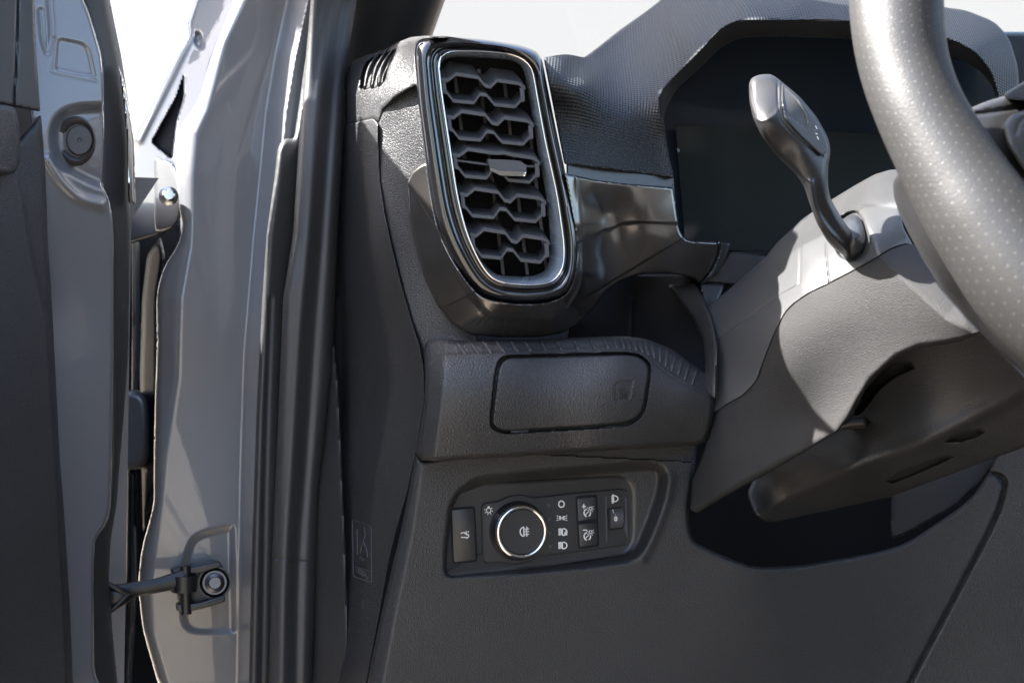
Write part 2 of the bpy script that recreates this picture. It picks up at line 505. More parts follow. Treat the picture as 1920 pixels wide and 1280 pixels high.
# ================================================================== THE SETTING
fwd = Vector((-0.47, 0.88, 0)).normalized(); inb = Vector((0.88, 0.47, 0)).normalized(); UP = Vector((0, 0, 1))
GZ = -1.15
def ground_material():
    m = bpy.data.materials.new('sandy_gravel'); m.use_nodes = True
    N = m.node_tree.nodes; L = m.node_tree.links; b = N['Principled BSDF']; b.inputs['Roughness'].default_value = 0.9
    tc = N.new('ShaderNodeTexCoord'); n1 = N.new('ShaderNodeTexNoise'); n1.inputs['Scale'].default_value = 0.7; n1.inputs['Detail'].default_value = 8
    L.new(tc.outputs['Object'], n1.inputs['Vector'])
    r = N.new('ShaderNodeValToRGB'); L.new(n1.outputs['Fac'], r.inputs['Fac'])
    r.color_ramp.elements[0].position = 0.35; r.color_ramp.elements[0].color = (0.115, 0.097, 0.075, 1)
    r.color_ramp.elements[1].position = 0.65; r.color_ramp.elements[1].color = (0.205, 0.172, 0.134, 1)
    L.new(r.outputs[0], b.inputs['Base Color'])
    n2 = N.new('ShaderNodeTexNoise'); n2.inputs['Scale'].default_value = 60; L.new(tc.outputs['Object'], n2.inputs['Vector'])
    bp = N.new('ShaderNodeBump'); bp.inputs['Distance'].default_value = 0.01; L.new(n2.outputs['Fac'], bp.inputs['Height']); L.new(bp.outputs[0], b.inputs['Normal'])
    return m
g = link('ground', mesh_of([(-800, -800, GZ), (800, -800, GZ), (800, 800, GZ), (-800, 800, GZ)], [[0, 1, 2, 3]]), ground_material())
tag(g, kind='structure')

# ---- a loose row of trees on the near side of the yard, seen only as reflections in the paint and gloss trim
leafm = mat('tree_leaves', (0.06, 0.085, 0.03), 0.6, mottle=0.4); barkm = mat('tree_bark', (0.12, 0.09, 0.065), 0.9, mottle=0.3)
def tree(x, y, h, seed, label):
    rnd = random.Random(seed)
    t = thing('broadleaf_tree', label, 'tree', Vector((x, y, GZ)), 'trees across the yard')
    b = Vector((x, y, GZ)); tr = [tube([b, b + Vector((0.1, 0, h * 0.3)), b + Vector((0, 0.1, h * 0.75))], [0.16, 0.12, 0.04], seg=10)]
    for k in range(5):
        a = k * 1.3 + seed; s_ = b + Vector((0.05, 0, h * (0.25 + 0.08 * k)))
        tr.append(tube([s_, s_ + Vector((math.cos(a) * h * 0.2, math.sin(a) * h * 0.2, h * 0.18))], [0.06, 0.02], seg=8, sm=False))
    link('trunk', join(tr), barkm, t)
    V = []; Fc = []
    cl = [(b + Vector((rnd.gauss(0, h * 0.13), rnd.gauss(0, h * 0.13), h * rnd.uniform(0.35, 0.95))), h * rnd.uniform(0.08, 0.16)) for _ in range(16)]
    for _ in range(1500):
        c, r = rnd.choice(cl); d = Vector((rnd.gauss(0, 1), rnd.gauss(0, 1), rnd.gauss(0, 1))).normalized() * r * rnd.uniform(0.5, 1.1)
        p = c + d; u = Vector((rnd.uniform(-1, 1), rnd.uniform(-1, 1), rnd.uniform(-1, 1))).normalized() * 0.13; v = u.cross(d).normalized() * 0.09
        n = len(V); V += [tuple(p - u), tuple(p + v), tuple(p + u), tuple(p - v)]; Fc.append([n, n + 1, n + 2, n + 3])
    me = bpy.data.meshes.new('m'); me.from_pydata(V, [], Fc); link('crown', me, leafm, t)
for i, (x, y, h) in enumerate([(6.5, -9.0, 5.0), (10.5, -7.5, 6.0), (1.5, -12.0, 4.6), (-3.5, -11.0, 5.4)]):
    tree(x, y, h, 3 + i, ['tall', 'tallest', 'smallest', 'leaning'][i] + ' green tree across the yard, mirrored in the glossy paint')

# ================================================================== VEHICLE BODY (the painted aperture, roof, pillar, windscreen)
body = thing('vehicle_body', 'grey painted door aperture and hinge pillar of a parked pickup truck, left of the dashboard', 'vehicle body', P(400, 1200, 1.25))

def car_quad(pts, th, mt, name, parent=body):
    """slab between four car-space corners (forward, inboard, up)"""
    o = Vector((-0.15, 1.0, 0))
    q = [o + fwd * a + inb * b + UP * c for a, b, c in pts]
    n = (q[1] - q[0]).cross(q[3] - q[0]).normalized() * th
    V = q + [p + n for p in q]
    return link(name, mesh_of(V, [[0, 1, 2, 3], [7, 6, 5, 4], [0, 4, 5, 1], [1, 5, 6, 2], [2, 6, 7, 3], [3, 7, 4, 0]]), mt, parent)

# roof over the cabin and its header, out of frame, shading the seats side
car_quad([(-0.55, 0.02, 0.74), (-2.0, 0.02, 0.76), (-2.0, 1.45, 0.76), (-0.55, 1.45, 0.74)], 0.04, M['headliner'], 'roof')
# far side of the cabin: door lining and glass opening above it, floor and bulkhead
car_quad([(0.55, 1.50, -0.75), (-2.0, 1.50, -0.75), (-2.0, 1.50, 0.22), (0.55, 1.50, 0.22)], 0.05, M['satin'], 'far_door_lining')
car_quad([(-2.0, 0.05, -0.68), (0.75, 0.05, -0.68), (0.75, 1.48, -0.68), (-2.0, 1.48, -0.68)], 0.03, M['dark'], 'cabin_floor')
car_quad([(0.75, 0.02, -0.75), (0.75, 1.5, -0.75), (0.75, 1.5, 0.12), (0.75, 0.02, 0.12)], 0.03, M['dark'], 'bulkhead')
car_quad([(-1.45, 0.10, -0.65), (-1.45, 1.46, -0.65), (-1.62, 1.46, 0.65), (-1.62, 0.10, 0.65)], 0.05, M['satin'], 'rear_bulkhead')

# front wing beyond the hinge gap, standing a little outboard of the pillar
def _wing():
    a = Vector((-0.342, 1.146, 0)); b = a + fwd * 1.1
    V = []
    for p in (a, b):
        V += [(p.x, p.y, -0.7), (p.x, p.y, 0.125), (p.x + 0.02, p.y + 0.02, 0.135), (p.x + 0.05, p.y + 0.03, 0.135), (p.x + 0.03, p.y + 0.02, 0.10), (p.x + 0.02, p.y + 0.01, -0.7)]
    Fc = [[i, (i + 1) % 6, 6 + (i + 1) % 6, 6 + i] for i in range(6)] + [list(range(6))[::-1], list(range(6, 12))]
    link('front_wing', mesh_of(V, Fc), M['paint'], body)
_wing()
# windscreen: thin laminated glass, clear, a little tinted
gm = bpy.data.materials.new('windscreen_glass'); gm.use_nodes = True
N_ = gm.node_tree.nodes; L_ = gm.node_tree.links; N_.remove(N_['Principled BSDF'])
tr = N_.new('ShaderNodeBsdfTransparent'); tr.inputs[0].default_value = (0.88, 0.88, 0.88, 1)
gl_ = N_.new('ShaderNodeBsdfGlossy'); gl_.inputs['Roughness'].default_value = 0.0
mx_ = N_.new('ShaderNodeMixShader'); mx_.inputs[0].default_value = 0.06
L_.new(tr.outputs[0], mx_.inputs[1]); L_.new(gl_.outputs[0], mx_.inputs[2]); L_.new(mx_.outputs[0], N_['Material Output'].inputs[0])
car_quad([(0.62, 0.06, 0.08), (0.62, 1.46, 0.08), (-0.50, 1.46, 0.74), (-0.50, 0.06, 0.74)], 0.003, gm, 'windscreen')

# windscreen pillar, seen as the dark shape above the vent
pa = P(668, 140, 1.36); pdir = (fwd * -0.62 + UP * 0.66 + inb * 0.02).normalized()
pil = []
for k in range(9):
    t = -0.12 + k * 0.13
    pil.append(pa + pdir * t)
link('pillar_trim', tube(pil, [0.056] * 9, seg=20, flat=0.75), M['softrubber'], body)

# ---- painted hinge pillar
jl = [(600, -300), (540, -200), (444, -15), (395, 110), (371, 192), (345, 225), (330, 254), (327, 302), (334, 340), (336, 395), (344, 430), (328, 470), (309, 495), (293, 545), (294, 660), (290, 760), (288, 900), (289, 943), (265, 1029), (258, 1098), (268, 1184), (300, 1295)]
jr = [(466, 1295), (474, 977), (481, 764), (492, 557), (497, 440), (507, 300), (526, 137), (558, -15)]
crease_l = [(470, -15), (424, 80), (404, 160), (392, 205), (371, 250), (364, 330), (363, 430), (361, 465), (343, 560), (338, 712), (315, 860), (308, 940), (297, 1020), (285, 1098), (291, 1184), (322, 1290)]
crease_r = [(540, -15), (515, 100), (497, 206), (486, 320), (474, 440), (456, 660), (450, 860), (447, 1012), (443, 1290)]
check_recess = [(337, 1170), (332, 1090), (340, 1046), (352, 1010), (371, 994), (443, 978), (447, 1190), (372, 1192), (350, 1186)]
sheet('hinge_pillar', jl + [(600, 1295), (600, 977), (600, 764), (600, 557), (600, 440), (600, 300), (600, 137), (620, -15), (660, -200), (690, -300)],
      [(260, 1100, 1.165), (300, 700, 1.165), (350, 300, 1.175), (420, 0, 1.195), (450, 0, 1.20), (560, -200, 1.18), (680, -400, 1.12), (480, 600, 1.202), (470, 1200, 1.20), (540, 100, 1.225), (380, 600, 1.176), (380, 1100, 1.175), (600, 600, 1.24), (600, 100, 1.245)],
      M['paint'], body, r=26, roll=(14, 0.010), step=2.5, skirt=0.05,
      feats=[slope_side(crease_l, 0.00055, 1, 60), slope_side(crease_r, -0.00105, -1, 40),
             pit(check_recess, 16, 0.006, 16)])
# fender edge and wing stay seen through the open gap
sheet('wing_panel', [(371, -15), (351, 45), (354, 72), (337, 96), (254, 254), (238, 300), (236, 460), (309, 438), (325, 428), (345, 400), (350, 250), (385, 190), (400, 120), (460, -15)],
      [(371, 0, 1.36), (254, 254, 1.36), (244, 447, 1.36), (440, 0, 1.34), (340, 380, 1.33)], M['paint'], body, r=10, roll=(9, 0.010), skirt=0.02,
      feats=[pit([(345, 137), (330, 182), (283, 267), (323, 300), (331, 230), (345, 180)], 4, 0.03, 5),
             groove([(354, 72), (342, 100), (262, 262)], 6, -0.004), pit([(366, 55), (380, 60), (384, 85), (374, 96), (362, 84)], 6, 0.006, 8)])
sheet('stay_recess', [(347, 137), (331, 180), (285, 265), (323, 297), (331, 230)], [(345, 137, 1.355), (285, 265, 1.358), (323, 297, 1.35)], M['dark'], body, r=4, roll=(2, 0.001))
# upper hinge ear and its nut
sheet('hinge_ear', [(286, 292), (322, 300), (337, 330), (341, 360), (339, 398), (332, 418), (318, 430), (290, 436)], [(290, 300, 1.30), (330, 300, 1.27), (330, 430, 1.27), (290, 430, 1.30)], M['paint'], body, r=12, roll=(6, 0.005), skirt=0.02)
hp = Plane(316, 368, 1.262, (0.25, -0.95, 0.05))
hb = link('hinge_bolt', loft([hp.circle(316, 368, 0.0085, 0.0), hp.circle(316, 368, 0.0085, 0.002), hp.circle(316, 368, 0.0055, 0.003), hp.circle(316, 368, 0.0055, 0.008), hp.circle(316, 368, 0.0042, 0.0095)]), M['zinc'], body)
# dark gap between door and pillar: the back of the wing, a hanging blade of trim, and a grey plastic cover
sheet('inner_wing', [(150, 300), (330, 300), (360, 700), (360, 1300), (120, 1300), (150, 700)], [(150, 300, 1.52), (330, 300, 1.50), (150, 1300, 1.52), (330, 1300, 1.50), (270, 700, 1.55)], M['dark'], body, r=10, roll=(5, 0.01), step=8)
sheet('gap_flange', [(247, 440), (262, 455), (262, 700), (254, 760), (246, 760), (248, 600)], [(247, 440, 1.40), (262, 600, 1.42), (250, 760, 1.40)], M['softrubber'], body, r=5, roll=(6, 0.01))
sheet('inner_flange', [(300, 440), (310, 480), (298, 560), (298, 900), (268, 1000), (262, 700), (266, 560), (275, 480)], [(300, 440, 1.33), (270, 600, 1.36), (300, 900, 1.30)], M['iron'], body, r=10, roll=(10, 0.02))
sheet('gap_cover', [(222, 735), (255, 728), (275, 742), (282, 770), (284, 850), (276, 872), (255, 882), (222, 880)], [(222, 730, 1.30), (280, 750, 1.32), (222, 880, 1.30), (280, 870, 1.32)], M['paint'], body, r=14, roll=(16, 0.018), skirt=0.03)
sheet('lower_gap_strip', [(238, 880), (256, 884), (258, 1100), (246, 1300), (226, 1300), (236, 1050)], [(238, 880, 1.34), (256, 1100, 1.34), (226, 1300, 1.34)], M['softrubber'], body, r=5, roll=(8, 0.012))

# ================================================================== DOOR SEAL (rubber profile along the aperture)
seal = thing('door_seal', 'long black rubber door seal running down between the painted pillar and the dashboard end', 'door seal', P(520, 1270, 1.14))
sheet('flange_trim', [(521, 275, 12), (534, 258, 12), (551, 262, 8), (560, 200), (574, 100), (584, -15), (640, -200), (660, -200), (610, -15), (572, 240), (559, 440), (541, 557), (528, 860), (520, 1060), (514, 1295), (466, 1295), (474, 977), (481, 764), (492, 557), (500, 440), (515, 330)],
      [(535, 262, 1.155), (500, 600, 1.15), (480, 1280, 1.14), (600, 0, 1.195), (572, 240, 1.175), (528, 860, 1.155), (650, -200, 1.16), (720, -420, 1.05)], M['rubber'], seal, r=6, roll=(13, 0.012), skirt=0.02,
      feats=[groove([(508, 560), (498, 860), (490, 1290)], 5, 0.002)])
sheet('seal_bulb', [(680, -300), (770, -300), (740, -200), (672, -15), (650, 120), (645, 235), (634, 420), (622, 700), (601, 909), (584, 1295), (503, 1295), (509, 1060), (518, 860), (531, 557), (549, 440), (562, 240), (584, -15), (640, -200)],
      [(600, 0, 1.150), (655, 0, 1.18), (690, -200, 1.115), (780, -420, 1.03), (560, 300, 1.128), (640, 300, 1.15), (530, 900, 1.120), (600, 900, 1.14), (510, 1280, 1.115), (584, 1280, 1.13)],
      M['rubber'], seal, r=6, roll=(20, 0.016), skirt=0.02,
      feats=[groove([(628, -15), (596, 200), (578, 440), (562, 620), (548, 860), (536, 1060), (530, 1290)], 11, -0.0045),
             groove([(645, -15), (622, 200), (604, 440), (590, 620), (574, 860), (560, 1060), (556, 1290)], 9, 0.003),
             groove([(500, 1046), (600, 1052)], 1.6, 0.0012)])

# ================================================================== CAR DOOR (open)
door = thing('car_door', 'open grey front door with black inner lining and a round rubber plug', 'car door', P(120, 1270, 1.0))
edge = [(151, -15), (166, 20), (179, 62), (190, 100), (194, 137), (196, 240), (192, 347), (200, 362), (206, 378), (211, 410), (213, 440), (213, 678), (210, 860), (208, 943), (203, 974), (190, 995), (179, 1012), (176, 1060), (177, 1252), (183, 1275), (200, 1295)]
dctrl = [(50, 0, 1.010), (70, 600, 1.008), (90, 300, 1.005), (196, 240, 1.055), (213, 678, 1.06), (110, 900, 1.012), (200, 900, 1.055), (130, 1280, 1.015), (190, 1280, 1.05), (150, 0, 1.05)]
bowl = [(80, 262), (86, 228), (102, 200), (140, 188), (194, 186), (194, 345), (160, 335), (120, 318), (95, 295)]
sheet('door_edge_panel', [(45, -15), (60, 300), (70, 700), (100, 1295)] [::-1] + edge, dctrl, M['paint'], door, r=9, roll=(7, 0.006), step=2.2, skirt=0.012,
      feats=[pit([(85, 255), (92, 222), (112, 200), (145, 190), (215, 188), (215, 362), (192, 362), (150, 345), (110, 322), (90, 292)], 24, 0.011, 20),
             pit([(103, 76, 10), (112, 68), (158, 78), (170, 92), (182, 148), (150, 145), (100, 134)], 9, 0.0025, 10),
             groove([(102, 72), (99, 105), (96, 130), (110, 137), (180, 152)], 3, 0.0008),
             groove([(76, 20), (80, 70), (90, 98), (96, 60), (92, 0)], 5, 0.002),
             groove([(90, 300), (115, 340), (150, 372), (190, 384)], 9, -0.005),
             slope_side([(120, 500), (118, 1300)], 0.0, 1)])
# return flange and outer skin behind it
sheet('door_rim_seal', [(150, -15), (203, -15), (216, 50), (227, 103), (236, 160), (243, 206), (246, 275), (243, 454), (241, 660), (232, 780), (225, 860), (219, 943), (208, 1010), (204, 1080), (211, 1184), (222, 1295), (170, 1295), (165, 1200), (165, 1020), (200, 960), (205, 860), (205, 440), (185, 370), (185, 120)],
      [(160, 0, 1.062), (203, 0, 1.09), (243, 300, 1.10), (200, 400, 1.068), (241, 660, 1.10), (215, 900, 1.08), (208, 1200, 1.09)], M['rubber'], door, r=6, roll=(14, 0.012), skirt=0.015)
sheet('skin_edge', [(222, 120), (232, 150), (244, 215), (252, 265), (254, 384), (240, 380), (238, 260), (232, 200)], [(222, 120, 1.075), (254, 300, 1.085), (240, 380, 1.075)], M['zinc'], door, r=5, roll=(5, 0.004), skirt=0.01)
# the rest of the door, mostly out of frame: its hollow shell up to the belt line, window frame and added sun blockers
def slab(pts, z0, z1, name, mt, parent):
    V = [(x, y, z0) for x, y in pts] + [(x, y, z1[i] if isinstance(z1, (list, tuple)) else z1) for i, (x, y) in enumerate(pts)]
    n = len(pts); Fc = [list(range(n))[::-1], [n + i for i in range(n)]] + [[i, (i + 1) % n, n + (i + 1) % n, n + i] for i in range(n)]
    return link(name, mesh_of(V, Fc), mt, parent)
slab([(-0.338, 1.140), (-0.375, 1.00), (-0.72, 0.14), (-0.78, 0.16), (-0.44, 1.06), (-0.40, 1.15)], -0.70, [0.40, 0.41, 0.43, 0.43, 0.41, 0.40], 'door_shell', M['paint'], door)
link('mirror_sun_block', box(Vector((-0.62, 1.375, 0.52)), 0.20, 0.27, 0.26, None, 0.03), M['satin'], door)  # unseen mirror-shaped box, added to shade the wing and jamb
link('upper_sun_block', box(Vector((-0.64, 1.32, 0.94)), 0.20, 0.40, 0.30, None, 0.04), M['satin'], door)  # second unseen box, added to keep sun off the dash top and hood
link('sun_block_arm', tube([(-0.62, 1.34, 0.62), (-0.62, 1.34, 0.82)], [0.02, 0.02], seg=12, sm=False), M['satin'], door)  # joins the two added shade boxes
link('window_frame', tube([(-0.56, 0.52, 0.38), (-0.56, 0.52, 0.70), (-0.60, 0.48, 0.95), (-0.66, 0.38, 1.0), (-0.75, 0.14, 1.0)], [0.012] * 5, seg=12), M['satin'], door)
# lining in its several pieces
sheet('lower_lining', [(-15, 322), (77, 213), (82, 260), (86, 309), (89, 440), (96, 540), (103, 678), (112, 860), (119, 943), (131, 1132), (137, 1295), (-15, 1295)],
      [(-15, 300, 0.935), (80, 300, 0.985), (-15, 900, 0.925), (110, 900, 0.98), (135, 1280, 0.98), (-15, 1280, 0.92)], M['softgrain'], door, r=6, roll=(12, 0.012), skirt=0.02,
      feats=[bench([(27, 332), (38, 361), (48, 440), (69, 540), (86, 612), (91, 695), (100, 798), (106, 900), (125, 1300)], 9, 0.008, -1)])
sheet('upper_lining', [(-15, -15), (64, -15), (68, 100), (76, 210), (26, 200), (-15, 192)], [(-15, 0, 0.94), (60, 0, 0.985), (70, 200, 0.985), (-15, 190, 0.935)], M['softrubber'], door, r=5, roll=(5, 0.004),
      feats=[groove([(34, -15), (30, 120), (26, 180), (26, 200)], 2.2, 0.003)])
sheet('armrest_end', [(-15, 196), (18, 198), (30, 205), (36, 235), (39, 275), (37, 305), (30, 322), (18, 328), (-15, 326)], [(-15, 196, 0.915), (38, 270, 0.955), (-15, 326, 0.91)], M['softgrain'], door, r=8, roll=(9, 0.010), skirt=0.03)
pp = Plane(149, 264, 1.036, (0.30, -0.95, 0.05))
def ell(pl, cx, cy, rx, ry, h, n=56):
    pts = [(cx + rx * math.cos(2 * math.pi * k / n), cy + ry * math.sin(2 * math.pi * k / n)) for k in range(n)]
    return pl.loop(pts, 0, h)
plug = link('rubber_plug', loft([ell(pp, 142, 264, 38, 46, -0.004), ell(pp, 142, 264, 37, 45, 0.002), ell(pp, 143, 264, 33, 40, 0.0045), ell(pp, 146, 264, 29, 34, 0.0025), ell(pp, 147, 264, 27, 31, 0.000), ell(pp, 149, 264, 25, 28.5, 0.000), ell(pp, 149, 264, 24.5, 28, 0.0022), ell(pp, 149, 264, 22.5, 26, 0.003), ell(pp, 149, 264, 4, 4.6, 0.003), ell(pp, 149, 264, 3, 3.5, 0.002)]), M['plug'], door)

# ================================================================== DOOR CHECK STRAP
chk = thing('door_check_strap', 'black steel check strap arm bolted between the open door and the painted pillar', 'check strap', P(360, 1100, 1.14))
cp = Plane(370, 1100, 1.150, (0.25, -0.96, 0.10))
arm = [P(178, 1128, 1.115), P(215, 1118, 1.115), P(250, 1105, 1.12), P(285, 1099, 1.125), P(315, 1092, 1.13), P(345, 1085, 1.135)]
link('arm', tube(arm, [0.0085, 0.0095, 0.0062, 0.0058, 0.0065, 0.008], seg=16, flat=0.6), M['iron'], chk)
for yy, s in ((1092, -1), (1150, 1)):
    pts = [(178, yy), (196, yy - 4 * s * 0 + (2 if s < 0 else -2)), (243, 1108 if s < 0 else 1122), (236, 1118), (184, 1128 + 6 * s)]
    link('fork_rib', tube([P(179, yy, 1.11), P(194, yy + (0 if s < 0 else 2), 1.11), P(222, (yy * 0.45 + 1115 * 0.55), 1.112), P(242, 1112, 1.116)], [0.0020, 0.0026, 0.0026, 0.0024], seg=10), M['iron'], chk)
link('fork_web', tube([P(181, 1090, 1.113), P(181, 1155, 1.113)], [0.0022, 0.0022], seg=10, sm=False), M['iron'], chk)
br = rounded([(320, 1066, 4), (402, 1050, 4), (414, 1056, 6), (428, 1075, 10), (428, 1098, 10), (418, 1112, 6), (420, 1126, 3), (350, 1148, 4), (348, 1112, 4), (322, 1078, 4)], 4)
link('bracket', plate(cp, br, -0.016, -0.004, 0.001), M['iron'], chk)
link('upper_lug', plate(cp, rounded([(321, 1066), (360, 1061), (412, 1051), (414, 1060), (376, 1072), (324, 1076)], 4), -0.012, 0.012, 0.001), M['iron'], chk)
link('lower_lug', plate(cp, rounded([(330, 1130), (370, 1128), (420, 1113), (421, 1125), (380, 1138), (342, 1146), (330, 1142)], 4), -0.012, 0.012, 0.001), M['iron'], chk)
link('pivot_block', tube([P(345, 1078, 1.137), P(345, 1108, 1.137)], [0.010, 0.010], seg=20, sm=False), M['iron'], chk)
link('pivot_pin', tube([P(347, 1060, 1.137), P(349, 1150, 1.137)], [0.0045, 0.0045], seg=16, sm=False), M['iron'], chk)
link('bracket_bolt', loft([cp.circle(402, 1091, 0.0115, -0.004), cp.circle(402, 1091, 0.0115, 0.003), cp.circle(402, 1091, 0.0095, 0.005), cp.circle(402, 1091, 0.0080, 0.005), cp.circle(402, 1091, 0.0078, 0.009), cp.circle(402, 1091, 0.0052, 0.0105), cp.circle(402, 1091, 0.0045, 0.0085)]), M['darkbolt'], chk)
link('bolt_collar', loft([cp.circle(402, 1091, 0.0118, -0.004), cp.circle(402, 1091, 0.0135, -0.004), cp.circle(402, 1091, 0.0135, 0.0035), cp.circle(402, 1091, 0.0118, 0.0035)], cap1=False), M['iron'], chk)

# ================================================================== DASHBOARD
dash = thing('dashboard', 'black grained dashboard end with storage lid, ribbed shelf and lower knee panel', 'dashboard', P(1000, 1270, 1.12))

fo_key = rounded([(776, 96, 24), (784, 72, 26), (830, 67, 20), (915, 74, 30), (985, 86, 24), (1014, 100, 14), (1024, 150, 20), (1044, 250, 40), (1066, 350, 40), (1086, 450, 30), (1083, 505, 30), (1072, 548, 26), (1040, 568, 24), (980, 574, 30), (905, 563, 26), (872, 528, 30), (838, 472, 30), (818, 425, 30), (804, 350, 30), (784, 200, 30)], 20)
vent_hole = [(930 + (x - 930) * 0.975, 330 + (y - 330) * 0.99) for x, y in fo_key]
# --- side: end cap and the wrap that turns into the front
seam = [(709, 232), (710, 280), (713, 340), (722, 400), (735, 462), (752, 530), (772, 600), (788, 650), (795, 690), (797, 740), (790, 790), (780, 848)]
sheet('end_cap', [(560, 600), (610, 400), (640, 236), (700, 222)] + seam + [(765, 920), (742, 1000), (728, 1060), (712, 1150), (684, 1300), (560, 1300)],
      [(640, 240, 1.185), (700, 240, 1.100), (630, 600, 1.185), (765, 600, 1.075), (600, 1290, 1.16), (680, 1290, 1.085), (780, 760, 1.070), (640, 900, 1.155), (735, 980, 1.078), (720, 450, 1.09)],
      M['leather'], dash, r=5, roll=(4, 0.0035), step=1.7, skirt=0.02, feats=[groove([(641, 560), (643, 700), (641, 800)], 10, 0.004)])
sheet('sill_trim', [(626, 640), (634, 720), (640, 840), (643, 920), (647, 1000), (651, 1120), (655, 1300), (560, 1300), (570, 1000), (590, 820), (606, 700)],
      [(630, 650, 1.150), (640, 900, 1.128), (655, 1290, 1.12), (580, 1290, 1.15), (600, 800, 1.16)], M['softgrain'], dash, r=8, roll=(5, 0.004), skirt=0.02)
sheet('side_wrap', [(709, 234), (716, 206), (740, 182), (781, 158), (800, 200), (850, 330), (880, 560), (900, 660), (838, 668), (834, 760), (828, 852), (790, 860), (781, 849)] + seam[::-1][1:],
      [(712, 240, 1.094), (800, 240, 1.045), (735, 450, 1.083), (800, 450, 1.066), (780, 600, 1.072), (860, 640, 1.062), (795, 700, 1.068), (835, 700, 1.056), (785, 850, 1.068), (835, 850, 1.05)],
      M['leather'], dash, r=3, roll=(4, 0.0035), step=1.7, skirt=0.08, holes=(vent_hole,))
slot = [(673, 166), (676, 140), (684, 118), (700, 106), (746, 90), (737, 112), (729, 136), (727, 152), (708, 166), (676, 170)]
sheet('top_cap', [(648, 238), (647, 190), (648, 150), (652, 126), (664, 113), (690, 103), (722, 94), (745, 80), (770, 70), (800, 67), (840, 70), (860, 120), (800, 160), (776, 162), (741, 184), (718, 207), (711, 232), (703, 224)],
      [(650, 230, 1.175), (650, 125, 1.20), (705, 228, 1.098), (780, 150, 1.040), (785, 75, 1.045), (720, 96, 1.16), (740, 150, 1.075), (690, 140, 1.14)],
      M['leather'], dash, r=5, roll=(9, 0.009), step=2, skirt=0.10, holes=(vent_hole,), feats=[pit(slot, 5, 0.018, 6), groove([(701, 228), (700, 200), (712, 180)], 5, -0.0012)])
for (a, b, c) in (((684, 166), (692, 132), (712, 100)), ((698, 164), (706, 130), (726, 96)), ((711, 160), (717, 128), (737, 94))):
    f = SURF['top_cap']
    d = 1.0
    base = lambda p: TPS([(650, 230, 1.175), (650, 125, 1.20), (705, 228, 1.098), (780, 150, 1.040), (785, 75, 1.045), (720, 96, 1.16), (740, 150, 1.075), (690, 140, 1.14)])(p[0], p[1])
    pts = [P(p[0], p[1], float(base(p)) - 0.001 + (0.008 if p is c else 0)) for p in (a, b, c)]
    link('demister_louvre', tube(pts, [0.0012, 0.0017, 0.0012], seg=8, flat=2.4), M['leather'], dash)

# passenger restraint emblem pressed into the end cap; lighter colour stands in for highlights
ec = SURF['end_cap']
_a = P(664, 1030, ec(664, 1030)); _b = P(696, 1030, ec(696, 1030)); _c = P(680, 975, ec(680, 975)); _d = P(680, 1090, ec(680, 1090))
_n = (_b - _a).cross(_c - _d); _n = _n if _n.y < 0 else -_n
ep = Plane(681, 1030, min(ec(681, 1030), (_a.y + _b.y) / 2) - 0.0010, tuple(_n))
emb = []
emb.append(ribbon(ep, rounded([(661, 973), (697, 988), (697, 1092), (663, 1080)], 4, 3), 0.0009, 0, 0.0006, True))
emb.append(ribbon(ep, [(664, 1061), (696, 1071)], 0.0006, 0, 0.0005))
emb.append(ribbon(ep, [(670, 992), (671, 1040)], 0.0012, 0, 0.0008))
emb.append(ribbon(ep, [(684, 987), (686, 1003), (680, 1018), (676, 1036)], 0.0011, 0, 0.0008))
emb.append(ribbon(ep, [(681, 1012), (688, 1030), (690, 1044)], 0.0013, 0, 0.0008))
emb.append(ribbon(ep, [(676, 1044), (682, 1050)], 0.0014, 0, 0.0008))
link('airbag_emblem', join(emb), M['slat'], dash)

def text_mesh(body_, size, pl, u, v, h, skew=0, ang=0.0, ext=0.0002):
    cu = bpy.data.curves.new('t', 'FONT'); cu.body = body_; cu.size = size; cu.extrude = ext; cu.align_x = 'CENTER'; cu.align_y = 'CENTER'
    o = bpy.data.objects.new('t', cu); COL.objects.link(o)
    dg = bpy.context.evaluated_depsgraph_get(); dg.update()
    me = bpy.data.meshes.new_from_object(o.evaluated_get(dg)); bpy.data.objects.remove(o)
    R = Matrix((pl.u, pl.v, pl.n)).transposed().to_4x4()
    me.transform(Matrix.Translation(pl.at(u, v, h)) @ R @ Matrix.Rotation(ang, 4, 'Z'))
    return me
def uv_of(pl, x, y): return pl.loc(pl.hit(x, y))
u_, v_ = uv_of(ep, 680, 1075)
link('airbag_lettering', text_mesh('AIRBAG', 0.0060, ep, u_, v_, 0.0, ang=math.radians(-9)), M['slat'], dash)  # same lighter tone, in place of highlights on the raised letters

# --- woven pad, running from beside the vent up over the instrument hood
hood_in = [(1247, 252), (1236, 200), (1239, 173), (1262, 148), (1300, 110), (1332, 77), (1352, 57), (1372, 46), (1393, 39), (1440, 38), (1500, 39), (1600, 42), (1700, 52), (1790, 78), (1830, 100), (1860, 140), (1875, 200)]
wctrl = [(1025, 110, 1.075), (1042, 200, 1.068), (1060, 310, 1.056), (1110, 240, 1.080), (1262, 330, 1.125), (1160, 322, 1.088), (1247, 252, 1.125), (1239, 173, 1.118), (1180, 212, 1.108), (1100, 150, 1.088), (1060, 108, 1.10), (1100, 108, 1.24),
         (1150, 140, 1.20), (1200, 160, 1.155), (1332, 77, 1.120), (1290, 70, 1.17), (1393, 38, 1.120), (1400, 5, 1.17), (1240, 60, 1.28), (1180, 60, 1.34), (1270, -5, 1.36), (1400, -25, 1.28), (1500, 39, 1.12), (1500, 0, 1.17), (1500, -25, 1.24),
         (1600, 42, 1.125), (1700, 52, 1.135), (1700, 5, 1.19), (1830, 100, 1.16), (1840, 60, 1.20), (1908, 150, 1.21), (1870, 200, 1.175), (1769, 14, 1.22)]
